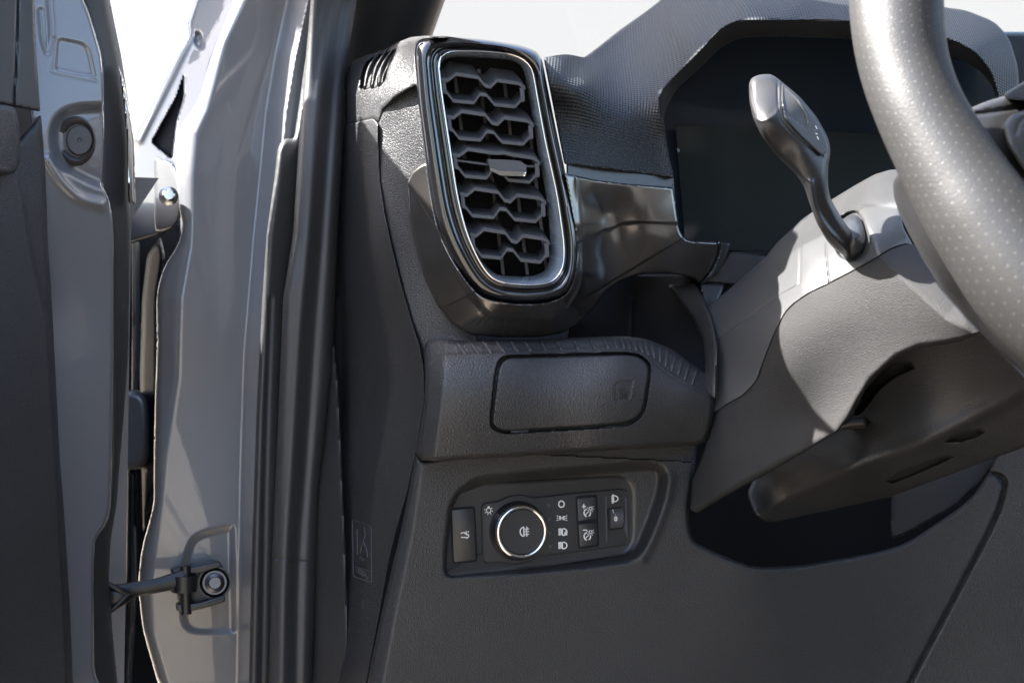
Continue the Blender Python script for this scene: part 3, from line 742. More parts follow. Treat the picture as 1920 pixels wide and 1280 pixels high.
sheet('woven_pad', [(1019, 108, 4), (1062, 101), (1085, 106), (1100, 109), (1140, 76), (1180, 46), (1230, 8), (1262, -20), (1700, -20), (1740, 5), (1769, 14), (1810, 19), (1865, 41), (1892, 71), (1908, 123), (1914, 210), (1880, 230)]
      + hood_in[::-1] + [(1256, 300), (1264, 335, 4), (1212, 327), (1159, 320), (1110, 314), (1058, 308, 4)],
      wctrl, M['weave'], dash, r=16, roll=(4, 0.004), step=2.5, skirt=0.08,
      feats=[groove([(1098, 112), (1150, 85), (1200, 45), (1250, -10)], 3, 0.0)])
sheet('cowl_top', [(1090, 112), (1120, 90), (1160, 58), (1200, 30), (1235, 4), (1260, -20), (1300, -20), (1160, 100), (1110, 118)],
      [(1090, 112, 1.37), (1260, -20, 1.53), (1120, 112, 1.36)], M['softgrain'], dash, r=6, roll=(6, 0.006), skirt=0.04)
# smooth inner lip of the hood
hood_open = [(1262, 330), (1250, 270), (1243, 215), (1266, 170), (1319, 122), (1342, 98), (1359, 85), (1385, 72), (1440, 69), (1499, 70), (1600, 74), (1700, 88), (1772, 107), (1810, 115), (1843, 137), (1865, 169), (1872, 230)]
sheet('hood_lip', [(1236, 205), (1237, 170), (1261, 144), (1299, 106), (1331, 73), (1351, 53), (1371, 42), (1393, 35), (1440, 34), (1500, 35), (1600, 38), (1700, 48), (1790, 74), (1831, 96), (1862, 138), (1880, 230), (1872, 230)] + hood_open[::-1][1:] + [(1262, 330), (1246, 250)],
      [(1239, 173, 1.121), (1332, 77, 1.123), (1393, 38, 1.123), (1500, 38, 1.123), (1600, 41, 1.128), (1700, 51, 1.138), (1830, 99, 1.163), (1875, 230, 1.18),
       (1262, 330, 1.16), (1266, 170, 1.165), (1359, 85, 1.17), (1440, 69, 1.17), (1600, 74, 1.175), (1772, 107, 1.19), (1865, 169, 1.21), (1243, 215, 1.145)], M['softgrain'], dash, r=16, roll=(3, 0.003), step=2.5, skirt=0.06)

# --- dark metallic trim that carries the vent and runs to the instrument cluster
bz = [(763, 340), (772, 322), (790, 308), (850, 290), (1000, 300), (1062, 326, 3), (1075, 328, 3), (1120, 338), (1180, 345), (1262, 351, 5), (1266, 380), (1273, 432, 10), (1282, 447, 8), (1300, 452, 3), (1350, 454, 2), (1347, 475), (1330, 508), (1312, 532, 6), (1300, 520), (1250, 513), (1205, 514), (1165, 526), (1135, 548), (1112, 580), (1085, 606), (1055, 624), (1010, 632), (930, 632), (880, 627), (845, 606), (818, 570), (795, 520), (776, 452), (766, 400)]
bctrl = [(765, 340, 1.056), (775, 440, 1.050), (830, 590, 1.036), (870, 624, 1.034), (1010, 632, 1.058), (1060, 622, 1.066), (830, 480, 1.030), (870, 560, 1.022), (900, 590, 1.020), (1040, 585, 1.038), (1082, 500, 1.046), (1075, 340, 1.046), (1085, 420, 1.050),
         (1130, 540, 1.10), (1112, 480, 1.082), (1130, 400, 1.090), (1180, 345, 1.088), (1262, 351, 1.115), (1200, 430, 1.104), (1200, 510, 1.12), (1270, 460, 1.122), (1350, 454, 1.150), (1312, 532, 1.155), (1270, 515, 1.14)]
sheet('metallic_trim', bz, bctrl, M['bronze'], dash, r=8, roll=(4, 0.004), step=2, skirt=0.08, holes=(vent_hole,),
      feats=[bench([(1140, 428), (1165, 416), (1200, 413), (1275, 416)], 7, 0.0022, 1),
             groove([(1081, 330), (1085, 400), (1092, 460), (1090, 530), (1065, 580)], 4, -0.0016),
             bench([(870, 512), (900, 560), (925, 586), (1035, 594), (1075, 570)], 18, 0.002, 1)])
sheet('trim_end_strip', [(1352, 454, 2), (1369, 456, 3), (1362, 482), (1348, 508), (1330, 524), (1313, 534, 2), (1336, 505), (1347, 480)], [(1352, 454, 1.150), (1368, 456, 1.158), (1313, 534, 1.158)], M['softrubber'], dash, r=3, roll=(4, 0.003), skirt=0.02)
sheet('under_trim', [(1262, 318), (1062, 295), (1062, 345), (1180, 370), (1266, 378)], [(1062, 315, 1.061), (1262, 338, 1.134), (1268, 370, 1.134), (1062, 340, 1.060), (1160, 322, 1.098)], M['softrubber'], dash, r=3, roll=(2, 0.002))

# --- open cubby under the trim
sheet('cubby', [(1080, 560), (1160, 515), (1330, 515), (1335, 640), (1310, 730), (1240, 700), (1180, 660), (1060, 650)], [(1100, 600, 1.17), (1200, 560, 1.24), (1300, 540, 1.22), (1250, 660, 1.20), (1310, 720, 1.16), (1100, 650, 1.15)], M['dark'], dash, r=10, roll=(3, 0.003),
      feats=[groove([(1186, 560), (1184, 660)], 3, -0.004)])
sheet('cubby_wall', [(1250, 534), (1305, 532, 5), (1326, 572), (1340, 612), (1346, 650), (1343, 752), (1318, 738), (1323, 690), (1318, 640), (1300, 600), (1275, 565)],
      [(1252, 534, 1.19), (1318, 536, 1.155), (1300, 610, 1.15), (1344, 660, 1.082), (1341, 748, 1.066), (1300, 710, 1.10), (1326, 572, 1.13), (1290, 680, 1.14)], M['leather'], dash, r=10, roll=(8, 0.008), skirt=0.02)
sheet('dash_join', [(1310, 530), (1400, 534), (1440, 480), (1370, 470), (1340, 510)], [(1310, 530, 1.17), (1440, 480, 1.19), (1400, 534, 1.18)], M['satin'], dash, r=6, roll=(4, 0.003))
sheet('dash_join_lower', [(1312, 532), (1360, 530), (1345, 570), (1332, 600), (1322, 575)], [(1312, 532, 1.16), (1360, 530, 1.18), (1332, 600, 1.14)], M['satin'], dash, r=6, roll=(3, 0.003))

# --- shelf panel with the ribbed lip and the storage lid
lip = [(800, 690), (822, 672), (835, 667), (960, 662), (1166, 654), (1190, 655), (1210, 662), (1247, 697), (1297, 726), (1345, 752)]
lidgap = [(935, 672, 16), (948, 665, 10), (1176, 659, 22), (1203, 664, 16), (1219, 680, 12), (1222, 696, 14), (1210, 778, 26), (1182, 799, 16), (1130, 803), (947, 814, 14), (922, 806, 14), (917, 790, 10), (928, 690, 12)]
ribq = [(862, 652), (960, 648), (1100, 642), (1176, 641), (1215, 650), (1262, 678), (1304, 706)]
def ribs(X, Y):
    L = seg_dist(X, Y, ribq, False)
    # distance travelled along the lip
    q = np.array(ribq, float); s0 = 0; best = np.full(X.shape, 1e9); s = np.zeros(X.shape)
    for i in range(len(q) - 1):
        a = q[i]; b = q[i + 1]; d = b - a; LL = np.hypot(*d)
        t = ((X - a[0]) * d[0] + (Y - a[1]) * d[1]) / LL ** 2
        tc = np.clip(t, 0, 1); dd = np.hypot(X - a[0] - tc * d[0], Y - a[1] - tc * d[1])
        m = dd < best; best = np.where(m, dd, best); s = np.where(m, s0 + t * LL, s); s0 += LL
    ph = (s + (Y - 650) * -0.35) / 19.2 * 2 * np.pi
    r = np.clip(np.cos(ph) * 3.2 - 1.7, 0, 1)
    win = sstep((17 - best) / 5) * sstep((s + 4) / 6) * sstep((s0 + 2 - s) / 6)
    return -0.0036 * r * win
sctrl = [(835, 670, 1.026), (960, 665, 1.038), (1166, 656, 1.060), (1297, 728, 1.078), (1340, 760, 1.088), (1335, 800, 1.090), (1307, 833, 1.098), (1072, 847, 1.062), (822, 858, 1.030), (835, 760, 1.020), (1000, 750, 1.036), (1200, 760, 1.060), (1100, 830, 1.052), (1250, 800, 1.075), (830, 790, 1.021), (940, 840, 1.040),
         (830, 640, 1.050), (1010, 636, 1.070), (1176, 630, 1.094), (1260, 655, 1.102), (1330, 712, 1.102)]
sctrl = [(a, b, c - 0.018) for a, b, c in sctrl]
sheet('shelf_panel', [(779, 849, 3), (790, 790), (796, 740), (797, 700), (796, 660), (798, 640), (816, 633), (863, 638), (1010, 636), (1130, 631), (1176, 630), (1213, 636), (1260, 654), (1300, 684), (1330, 705), (1342, 720), (1341, 748), (1337, 790), (1326, 826), (1307, 834), (1072, 848), (960, 856), (822, 864), (791, 863, 4)],
      sctrl, M['leather'], dash, r=7, roll=(11, 0.012), step=1.8, skirt=0.03, lam=2e-3,
      feats=[slope_side([(842, 640), (838, 670), (833, 740), (826, 790), (818, 860)], 0.00055, 1, 60), groove([(862, 668), (835, 670), (838, 640)], 5, -0.0004),
             bench(lip[::-1], 7, 0.0026, 1), groove(lip[3:], 2.2, 0.0012), pit(lidgap, 2.2, 0.010, 10)])
sf = SURF['shelf_panel']
rt = crom([(856, 642), (940, 641), (1030, 640), (1130, 636), (1176, 636), (1215, 643), (1262, 664), (1306, 694)], 40)
rb = crom([(874, 666), (955, 662), (1042, 659), (1140, 655), (1184, 656), (1222, 670), (1256, 694), (1297, 722)], 40)
rl = []
for k in range(24):
    i = int(k / 23 * (len(rt) - 1)); a = rt[i]; b = rb[i]
    pts = []
    for t in (0.0, 0.2, 0.4, 0.6, 0.8, 1.0):
        x = a[0] * (1 - t) + b[0] * t; y = a[1] * (1 - t) + b[1] * t
        pts.append(P(x, y, sf(x, y) + (0.0008 if t in (0.0, 1.0) else -0.0006)))
    rl.append(tube(pts, [0.0008, 0.0014, 0.0015, 0.0015, 0.0014, 0.0008], seg=8, n=3))
link('ribbed_insert', join(rl), M['leather'], dash)
lid = [(942, 678, 14), (955, 671, 10), (1176, 665, 22), (1200, 669, 16), (1215, 684, 12), (1217, 698, 14), (1205, 775, 24), (1180, 791, 16), (1120, 797), (945, 808, 12), (927, 800, 14), (923, 788, 10), (935, 692, 12)]
lctrl = [(942, 678, 1.0345), (1176, 665, 1.0600), (1215, 690, 1.0650), (1200, 790, 1.0600), (930, 805, 1.0325), (1060, 740, 1.0465)]
shelf_base = TPS(sctrl, 2e-3)
lidobj = sheet('storage_lid', lid, lambda X, Y: shelf_base(X, Y) + 0.0012, M['leather'], dash, r=10, roll=(3, 0.0028), step=1.8, skirt=0.004,
      feats=[pit([(1150, 722, 5), (1158, 714, 5), (1190, 711, 3), (1182, 751, 5), (1152, 753, 5)], 2.5, 0.0006, 5)])
lp = Plane(1170, 735, SURF['storage_lid'](1170, 735) - 0.0003, (0.45, -0.88, 0.05))
em = [ribbon(lp, [(1163, 732), (1171, 731), (1169, 745), (1162, 746), (1163, 732)], 0.0005, 0, 0.0003), ribbon(lp, [(1178, 730), (1172, 748)], 0.0006, 0, 0.0003),
      ribbon(lp, [(1161, 729), (1172, 728)], 0.0004, 0, 0.0003), ribbon(lp, [(1166, 737), (1168, 741)], 0.0006, 0, 0.0003)]
for k in range(6):
    a = k * math.pi / 3
    em.append(ribbon(lp, [(1188 + 3 * math.cos(a), 735 + 4 * math.sin(a)), (1188 + 6 * math.cos(a), 735 + 8 * math.sin(a))], 0.0004, 0, 0.0003))
link('pressed_symbol', join(em), M['softrubber'], lidobj)
for x in (975, 1152):
    pl = Plane(x, 807 if x < 1000 else 799, sf(x, 830) + 0.0005, (0.4, -0.9, 0))
    link('hinge_tab', plate(pl, [(x - 16, 806.5 - (x - 975) * 0.045), (x + 16, 805 - (x - 975) * 0.045), (x + 16, 810 - (x - 975) * 0.045), (x - 16, 811.5 - (x - 975) * 0.045)], -0.003, 0.0, 0.0003), M['slat'], lidobj)

# --- lower knee panel with the recess for the light switches
scoop = [(836, 1086, 12), (829, 1072, 10), (829, 1030), (838, 945, 20), (856, 914, 20), (890, 890, 22), (984, 878), (1148, 864), (1215, 858, 24), (1245, 866, 20), (1258, 890, 24), (1252, 930), (1232, 989), (1210, 1040, 24), (1183, 1058, 16), (1101, 1069), (980, 1080)]
lowctrl = [(793, 870, 1.046), (1072, 855, 1.080), (1307, 840, 1.112), (1290, 960, 1.105), (720, 1285, 1.050), (1000, 1280, 1.085), (1300, 1280, 1.12), (1700, 1280, 1.17), (1920, 1280, 1.17), (1498, 1062, 1.135), (1416, 1064, 1.12), (1756, 981, 1.175), (1865, 870, 1.19), (1920, 900, 1.18), (900, 1120, 1.066), (1300, 1040, 1.108), (760, 1080, 1.048)]
low = [(779, 850, 3), (791, 864, 4), (960, 836), (1072, 826), (1200, 822), (1308, 822, 6), (1303, 880), (1294, 930), (1290, 968), (1298, 1013, 14), (1330, 1030), (1385, 1053), (1420, 1064), (1498, 1060), (1652, 1033), (1700, 1018), (1756, 981), (1815, 940), (1847, 899), (1862, 868), (1880, 820), (2350, 760), (2350, 1300), (684, 1300), (704, 1200), (726, 1100), (748, 1010), (765, 930)]
gl2 = [(1783, 884), (1830, 887), (1865, 888), (1880, 896), (1883, 912), (1865, 972), (1800, 1100), (1720, 1253), (1700, 1300)]
ledge = [(799, 835), (795, 866), (788, 920), (776, 1000), (762, 1070), (745, 1150), (718, 1300)]
switch_hole = rounded([(846, 1078), (838, 1068), (846, 960), (862, 925), (1160, 897), (1184, 910), (1186, 1006), (1170, 1030)], 8)
sheet('knee_panel', low, lowctrl, M['softgrain'], dash, r=30, roll=(8, 0.008), step=2.4, skirt=0.02, lam=1e-3, holes=(switch_hole,),
      feats=[slope_side(ledge, 0.00055, 1, 60), pit(scoop, 26, 0.0165, 16),
             groove(gl2, 4, 0.004), bench([(1783, 889), (1865, 893), (1878, 915), (1860, 975), (1795, 1102), (1712, 1258)], 6, 0.003, -1),
             groove([(1258, 895), (1250, 940), (1228, 1000), (1205, 1045)], 9, -0.002)])
# near-black sheet standing in for the shade of the hollow behind the column
sheet('hollow_shade', [(1270, 800), (1300, 500), (1500, 430), (2340, 430), (2340, 1150), (1300, 1150)], [(1290, 800, 1.30), (1500, 500, 1.36), (1930, 500, 1.4), (1930, 1150, 1.34), (1300, 1150, 1.28)], M['dark'], dash, r=5, roll=(4, 0.004), step=8)
sheet('hollow_bracket', [(1655, 900), (1930, 780), (1930, 900), (1865, 872), (1840, 905), (1790, 950), (1700, 1000), (1672, 1010), (1668, 935)], [(1660, 900, 1.24), (1930, 800, 1.25), (1700, 1000, 1.22)], M['satin'], dash, r=5, roll=(4, 0.004),
      feats=[groove([(1670, 920), (1668, 1010)], 3, -0.004)])

sheet('centre_dash', [(1896, 150), (2000, 165), (2600, 200), (2600, 1290), (2330, 1290), (2330, 700), (1900, 700)], [(1900, 160, 1.40), (2600, 200, 1.62), (1900, 700, 1.38), (2600, 1290, 1.55)], M['softgrain'], dash, r=10, roll=(8, 0.01), step=8, skirt=0.05)

# ================================================================== INSTRUMENT CLUSTER
clu = thing('instrument_cluster', 'wide dark digital instrument display under the hood behind the steering wheel', 'instrument display', P(1450, 470, 1.30))
sheet('cluster_surround', [(1215, 140), (1300, 60), (1940, 60), (1940, 520), (1400, 560), (1290, 460), (1262, 430), (1225, 300)], [(1230, 200, 1.245), (1262, 440, 1.245), (1500, 200, 1.285), (1500, 500, 1.27), (1920, 200, 1.34), (1920, 500, 1.34)], M['surround'], clu, r=6, roll=(4, 0.004), step=6)
sheet('display', [(1266, 236, 4), (1400, 240), (1560, 247), (1690, 254), (1900, 262), (1900, 440), (1650, 470), (1380, 470), (1292, 460), (1284, 447)], [(1266, 236, 1.238), (1292, 460, 1.238), (1560, 300, 1.275), (1900, 300, 1.325)], M['screen'], clu, r=4, roll=None, step=5, skirt=0.001)
sheet('lower_ledge', [(1296, 470), (1370, 472), (1480, 468), (1700, 460), (1900, 440), (1900, 560), (1380, 560), (1350, 520)], [(1300, 470, 1.232), (1480, 470, 1.255), (1900, 450, 1.31), (1380, 550, 1.18), (1900, 550, 1.25)], M['satin'], clu, r=6, roll=(3, 0.003), step=4)

# ================================================================== AIR VENT
vent = thing('air_vent', 'tall air vent with gloss black frame and honeycomb slats at the dashboard corner', 'air vent', P(960, 570, 1.05))
vp = Plane(930, 330, 1.030, (0.26, -0.96, 0.03))
def vl(pts, h): return [vp.hit(x, y, h) for x, y in pts]
NV = 200
fo = resample(rounded([(776, 96, 24), (784, 72, 26), (830, 67, 20), (915, 74, 30), (985, 86, 24), (1014, 100, 14), (1024, 150, 20), (1044, 250, 40), (1066, 350, 40), (1086, 450, 30), (1083, 505, 30), (1072, 548, 26), (1040, 568, 24), (980, 574, 30), (905, 563, 26), (872, 528, 30), (838, 472, 30), (818, 425, 30), (804, 350, 30), (784, 200, 30)], 20), NV)
fi = resample(rounded([(820, 112, 16), (836, 96, 16), (900, 95, 30), (968, 102, 20), (998, 122, 20), (1008, 180, 20), (1024, 270, 40), (1046, 365, 40), (1060, 470, 30), (1056, 508, 20), (1036, 532, 20), (985, 537, 30), (928, 529, 18), (902, 500, 26), (874, 440, 26), (856, 370, 30), (838, 250, 30), (826, 170, 30)], 16), NV)
def mix(a, b, t): return [(p[0] * (1 - t) + q[0] * t, p[1] * (1 - t) + q[1] * t) for p, q in zip(a, b)]
def grow(a, px):
    c = np.array(a); t = np.roll(c, -1, 0) - np.roll(c, 1, 0); t /= np.linalg.norm(t, axis=1)[:, None]
    return [tuple(p) for p in c + np.stack([t[:, 1], -t[:, 0]], 1) * px]
prof = [(0, -0.030), (0.0, -0.012), (0.05, -0.006), (0.14, -0.001), (0.28, 0.0022), (0.42, 0.0034), (0.56, 0.0028), (0.66, 0.0008), (0.70, -0.0016), (0.74, -0.0016), (0.80, 0.0006), (0.90, 0.0012), (0.97, 0.0006), (1.0, -0.0006), (1.0, -0.006)]
link('frame', loft([vl(mix(fo, fi, t), h) for t, h in prof], False, False, 60), M['piano'], vent)
op = resample(rounded([(824, 124, 10), (838, 108, 12), (900, 108, 30), (964, 113, 18), (982, 130, 14), (988, 165, 20), (1004, 260, 40), (1022, 355, 40), (1032, 450, 30), (1030, 494, 18), (1016, 514, 16), (985, 519, 30), (932, 516, 16), (908, 496, 24), (878, 440, 26), (860, 370, 30), (842, 250, 30), (829, 170, 30)], 14), NV)
fi2 = grow(fi, -2.0) if np.mean([abs(p[0] - 930) for p in grow(fi, -2.0)]) < np.mean([abs(p[0] - 930) for p in fi]) else grow(fi, 2.0)
fi3 = mix(fi2, op, 0.25)
link('inner_ring', loft([vl(fi, -0.004), vl(mix(fi, fi2, 0.2), -0.0005), vl(mix(fi, fi2, 0.8), 0.0002), vl(fi2, -0.0006), vl(fi3, -0.006), vl(mix(fi2, op, 0.9), -0.022), vl(op, -0.030)], False, False, 40), M['steel'], vent)
link('ring_edge', tube([p for p in vl(mix(fi, fi2, 0.5), 0.0003)[::4]] + [vl(mix(fi, fi2, 0.5), 0.0003)[0]], [0.0007] * 51, seg=8, n=2, caps=False), M['chrome'], vent)
opb = mix(op, [(935, 310)] * NV, -0.02)
link('duct', loft([vl(op, -0.0295), vl(op, -0.052)], False, True), M['dark'], vent)
def c4(pts): return [(640 + x / 4.0, 40 + y / 4.0) for x, y in pts]
UPR = c4([(790, 702), (842, 712), (905, 664), (1080, 690), (1130, 752), (1175, 760), (1225, 712), (1395, 735), (1446, 772)])
MID = c4([(790, 702), (842, 712), (905, 664), (1080, 690), (1130, 694), (1175, 690), (1225, 704), (1395, 730), (1446, 772)])
LOW = c4([(806, 796), (836, 806), (884, 866), (1045, 880), (1092, 816), (1142, 822), (1205, 894), (1365, 910), (1412, 860), (1436, 862)])
def rowmap(pts, xl, xr, dy, sy=1.0):
    a, b = 837.0, 1002.0
    return [(p[0] + xl + (xr - xl) * (p[0] - a) / (b - a), 235 + (p[1] - 235) * sy + dy) for p in pts]
def slat_mesh(fr, off, h0, h1, th):
    f0 = vl(fr, h0); f1 = vl([(x, y + th) for x, y in fr], h0)
    b0 = vl([(x + off[0], y + off[1]) for x, y in fr], h1); b1 = vl([(x + off[0], y + off[1] + th) for x, y in fr], h1)
    n = len(fr); V = f0 + f1 + b0 + b1; Fc = []
    for i in range(n - 1):
        Fc += [[i, n + i, n + i + 1, i + 1], [2 * n + i, i, i + 1, 2 * n + i + 1], [n + i, 3 * n + i, 3 * n + i + 1, n + i + 1], [3 * n + i, 2 * n + i, 2 * n + i + 1, 3 * n + i + 1]]
    Fc += [[0, 2 * n, 3 * n, n], [n - 1, 2 * n - 1, 4 * n - 1, 3 * n - 1]]
    me = bpy.data.meshes.new('m'); me.from_pydata([tuple(v) for v in V], [], Fc)
    bm = bmesh.new(); bm.from_mesh(me); bmesh.ops.recalc_face_normals(bm, faces=bm.faces)
    bmesh.ops.bevel(bm, geom=[e for e in bm.edges if e.calc_face_angle(0) > 0.9], offset=0.00035, segments=2, affect='EDGES')
    bm.to_mesh(me); bm.free(); finish(me, 30); return me
rows = [(-10, -16, -70), (0, 0, 0), (11, 12, 71), (25, 23, 145), (44, 30, 221)]
for i, (xl, xr, dy) in enumerate(rows):
    hi = MID if i == 2 else UPR
    u = rowmap(hi, xl, xr, dy); l = rowmap(LOW, xl, xr, dy)
    a = slat_mesh(u, (-13, -21), -0.006, -0.030, 7)
    b = slat_mesh(l, (-7, -13), -0.006, -0.030, 6.5)
    lk = [slat_mesh([(u[0][0] + 1, u[0][1] + 3), (l[0][0] + 1, l[0][1] + 2)], (-5, -4), -0.0095, -0.03, 3), slat_mesh([(u[-1][0] - 7, u[-1][1] + 1), (l[-1][0] - 7, l[-1][1] + 3)], (-5, -4), -0.0095, -0.03, 3)]
    # side bars with real width
    def barm(x0, y0, x1, y1, wd):
        q = [(x0, y0), (x0 + wd, y0 + 1), (x1 + wd, y1 + 1), (x1, y1)]
        return loft([vl(q, -0.030), vl(q, -0.0065)], True, True)
    lk = [barm(u[0][0] + 1, u[0][1] + 3, l[0][0] - 1, l[0][1] + 3, 7), barm(u[-1][0] - 11, u[-1][1] + 2, l[-1][0] - 7, l[-1][1] + 3, 8)]
    mb = [a, b] + lk
    if i == 2:
        q0 = (u[0][0] + 4, u[0][1] + 12); q1 = (u[-1][0] - 6, u[-1][1] + 6)
        mb.append(slat_mesh([q0, (930, 309), (965, 310), q1], (0, -3), -0.010, -0.030, 4))
    link('honeycomb_slat', join(mb), M['slat'], vent)
for x, y0, y1 in ((872, 130, 300), (918, 130, 515), (963, 130, 515), (1000, 250, 515)):
    q = [(x - 3 + (y0 - 300) * 0.12, y0), (x + 3 + (y0 - 300) * 0.12, y0), (x + 3 + (y1 - 300) * 0.12, y1), (x - 3 + (y1 - 300) * 0.12, y1)]
    link('rear_vane', loft([vl(q, -0.050), vl(q, -0.036)], True, True), M['slat'], vent)
tb = [(915, 299), (950, 300), (976, 302), (987, 310), (987, 323), (934, 320), (918, 313)]
tab_ = link('slider_tab', loft([vl([(x - 4, y - 1) for x, y in tb], -0.012), vl(tb, -0.001), vl(mix(resample(tb, 7), [(953, 311)] * 7, 0.0), -0.001)][:2], False, True, 20), M['slat'], vent)
mt = rounded([(918, 314), (933, 320), (987, 323), (984, 331), (938, 330), (920, 321)], 2, 2)
link('metal_insert', loft([vl(mt, -0.006), vl(mt, 0.0004), vl(mix(mt, [(953, 322)] * len(mt), 0.08), 0.0012)], True, True, 30), M['chrome'], tab_)

# ================================================================== LIGHT SWITCH PANEL
swp = thing('light_switch_panel', 'dark switch panel with a chrome ringed rotary knob below the storage lid', 'switch panel', P(1010, 1080, 1.08))
kd = SURF['knee_panel'](1010, 1000)
sp = Plane(1010, 990, kd - 0.005, (0.30, -0.952, 0.03))
def c5(X, Y): return (820 + X / 4.267, 860 + Y / 4.267)
bezel = rounded([c5(28, 900) + (14,), c5(34, 760), c5(84, 300) + (12,), c5(150, 230) + (10,), c5(300, 200), c5(1440, 128) + (20,), c5(1540, 150) + (18,), c5(1592, 250) + (16,), c5(1592, 650) + (20,), c5(1520, 765) + (14,), c5(900, 860), c5(130, 962) + (14,), c5(50, 940) + (10,)], 10)
link('bezel', loft([sp.loop(bezel, 0, -0.014), sp.loop(bezel, 0, -0.001), sp.loop(bezel, 0.0006, 0.0), sp.loop(bezel, 0.0012, -0.0004), sp.loop(bezel, 0.0022, -0.0012), sp.loop(bezel, 0.0028, -0.0013)], False, True, 50), M['satin'], swp)
pl_out = rounded([c5(350, 400) + (5,), c5(372, 352) + (5,), c5(480, 342) + (10,), c5(540, 312) + (12,), c5(600, 290) + (16,), c5(680, 286) + (16,), c5(740, 306) + (12,), c5(780, 308) + (8,), c5(1100, 272), c5(1490, 237) + (8,), c5(1530, 270) + (8,), c5(1532, 660) + (8,), c5(1500, 692) + (8,), c5(800, 782) + (8,), c5(740, 812) + (12,), c5(650, 842) + (14,), c5(560, 836) + (12,), c5(490, 822) + (8,), c5(390, 834) + (8,), c5(360, 795) + (6,)], 6)
link('face_plate', loft([sp.loop(pl_out, 0, -0.006), sp.loop(pl_out, 0, 0.0004), sp.loop(pl_out, 0.0004, 0.0010), sp.loop(pl_out, 0.0009, 0.0010), sp.loop(pl_out, 0.0012, 0.0007)], False, True, 40), M['satin'], swp)
HP = 0.0007
def blank(pts): return link('button_gap', plate(sp, rounded(pts, 6), -0.004, -0.0011 if pts[0][0] < 900 else HP + 0.0001, 0.0001), M['dark'], swp)
# tailgate button at the left
blank([c5(100, 392), c5(305, 376), c5(326, 822), c5(122, 844)])
tbn = link('rocker_button', loft([sp.loop(rounded([c5(108, 400), c5(297, 386), c5(318, 812), c5(130, 834)], 5), a, b) for a, b in ((0, -0.005), (0, -0.0008), (0.0004, 0.0001), (0.0009, 0.0004))], True, True, 40), M['satin'], swp)
# dimmer buttons
bt = []
blank([c5(1100, 296), c5(1275, 280), c5(1292, 700), c5(1124, 722)])
for q in ([c5(1112, 310) + (5,), c5(1268, 293) + (6,), c5(1278, 484) + (2,), c5(1122, 500) + (2,)], [c5(1123, 516) + (2,), c5(1279, 500) + (2,), c5(1284, 688) + (6,), c5(1134, 708) + (6,)]):
    bt.append(link('dimmer_button', loft([sp.loop(rounded(q, 5, 3), a, b + HP) for a, b in ((0, -0.004), (0, 0.0006), (0.0004, 0.0011), (0.001, 0.0013))], True, True, 40), M['satin'], swp))
# thumbwheel in its well
wq = rounded([c5(1352, 392), c5(1474, 380), c5(1484, 556), c5(1366, 572)], 3, 2)
link('wheel_well', plate(sp, wq, -0.003, HP + 0.00012, 0.00005), M['dark'], swp)
link('bevel_cheek', join([ribbon(sp, [c5(1345, 300), c5(1352, 660)], 0.0009, HP, 0.0003), loft([sp.loop([c5(1500, 300), c5(1512, 300), c5(1520, 640), c5(1490, 560)], 0, HP), sp.loop([c5(1500, 310), c5(1510, 310), c5(1516, 630), c5(1494, 560)], 0, HP + 0.0007)])]), M['slat'], swp)
a0 = sp.loc(sp.hit(*c5(1376, 480))); a1 = sp.loc(sp.hit(*c5(1474, 468)))
V = []; Fc = []; ns = 26
for i in range(ns + 1):
    th = -1.25 + 2.5 * i / ns; rr = 0.0088 + (0.00022 if i % 2 else 0)
    for e in (a0, a1): V.append(sp.at(e[0] + 0.0000, e[1] + rr * math.sin(th), HP - 0.0050 + rr * math.cos(th)))
for i in range(ns): Fc.append([2 * i, 2 * i + 1, 2 * i + 3, 2 * i + 2])
for e in (0, 1): Fc.append([2 * i + e for i in range(ns + 1)])
tw = link('thumbwheel', mesh_of(V, Fc, 25), M['slat'], swp)
# rotary knob
kc = sp.loc(sp.hit(*c5(640, 572)))
def kr(r, h, n=72): return [sp.at(kc[0] + r * math.cos(2 * math.pi * k / n), kc[1] + r * math.sin(2 * math.pi * k / n), h) for k in range(n)]
knob = link('rotary_knob', loft([kr(0.0226, 0.0), kr(0.0226, 0.002), kr(0.0220, 0.0030), kr(0.0208, 0.0085), kr(0.0198, 0.0108)], False, False, 40), M['piano'], swp)
link('chrome_ring', loft([kr(0.0206, 0.0080), kr(0.0203, 0.0108), kr(0.0196, 0.0122), kr(0.0184, 0.0126), kr(0.0173, 0.0119), kr(0.0169, 0.0104)], False, False, 70), M['chrome'], knob)
link('knob_cap', loft([kr(0.0168, 0.0095), kr(0.0167, 0.0110), kr(0.0163, 0.0114), kr(0.010, 0.0112), kr(0.003, 0.0111)], False, True, 40), M['satin'], knob)
# printed symbols
W = 0.00055
def ci(cx, cy, rx, ry=None, n=20, a0=0, a1=360):
    ry = ry or rx
    return [c5(cx + rx * math.cos(math.radians(a0 + (a1 - a0) * k / n)), cy + ry * math.sin(math.radians(a0 + (a1 - a0) * k / n))) for k in range(n + 1)]
def S(pts, wd=W, h=HP + 0.0001): return ribbon(sp, [c5(*p) for p in pts], wd, h)
def R(px, wd=W, h=HP + 0.0001, closed=False): return ribbon(sp, px, wd, h, 0.00012, closed)
def lamp(cx, cy, r=18, h=HP + 0.0001, wd=W):
    o = [R(ci(cx, cy, r, r * 1.05)[:-1], wd, h, True)]
    for k in range(8):
        a = k * math.pi / 4 + 0.2
        if abs(math.sin(a) + 1) < 0.25: continue
        o.append(S([(cx + (r + 7) * math.cos(a), cy + (r + 8) * math.sin(a)), (cx + (r + 16) * math.cos(a), cy + (r + 18) * math.sin(a))], wd, h))
    return o
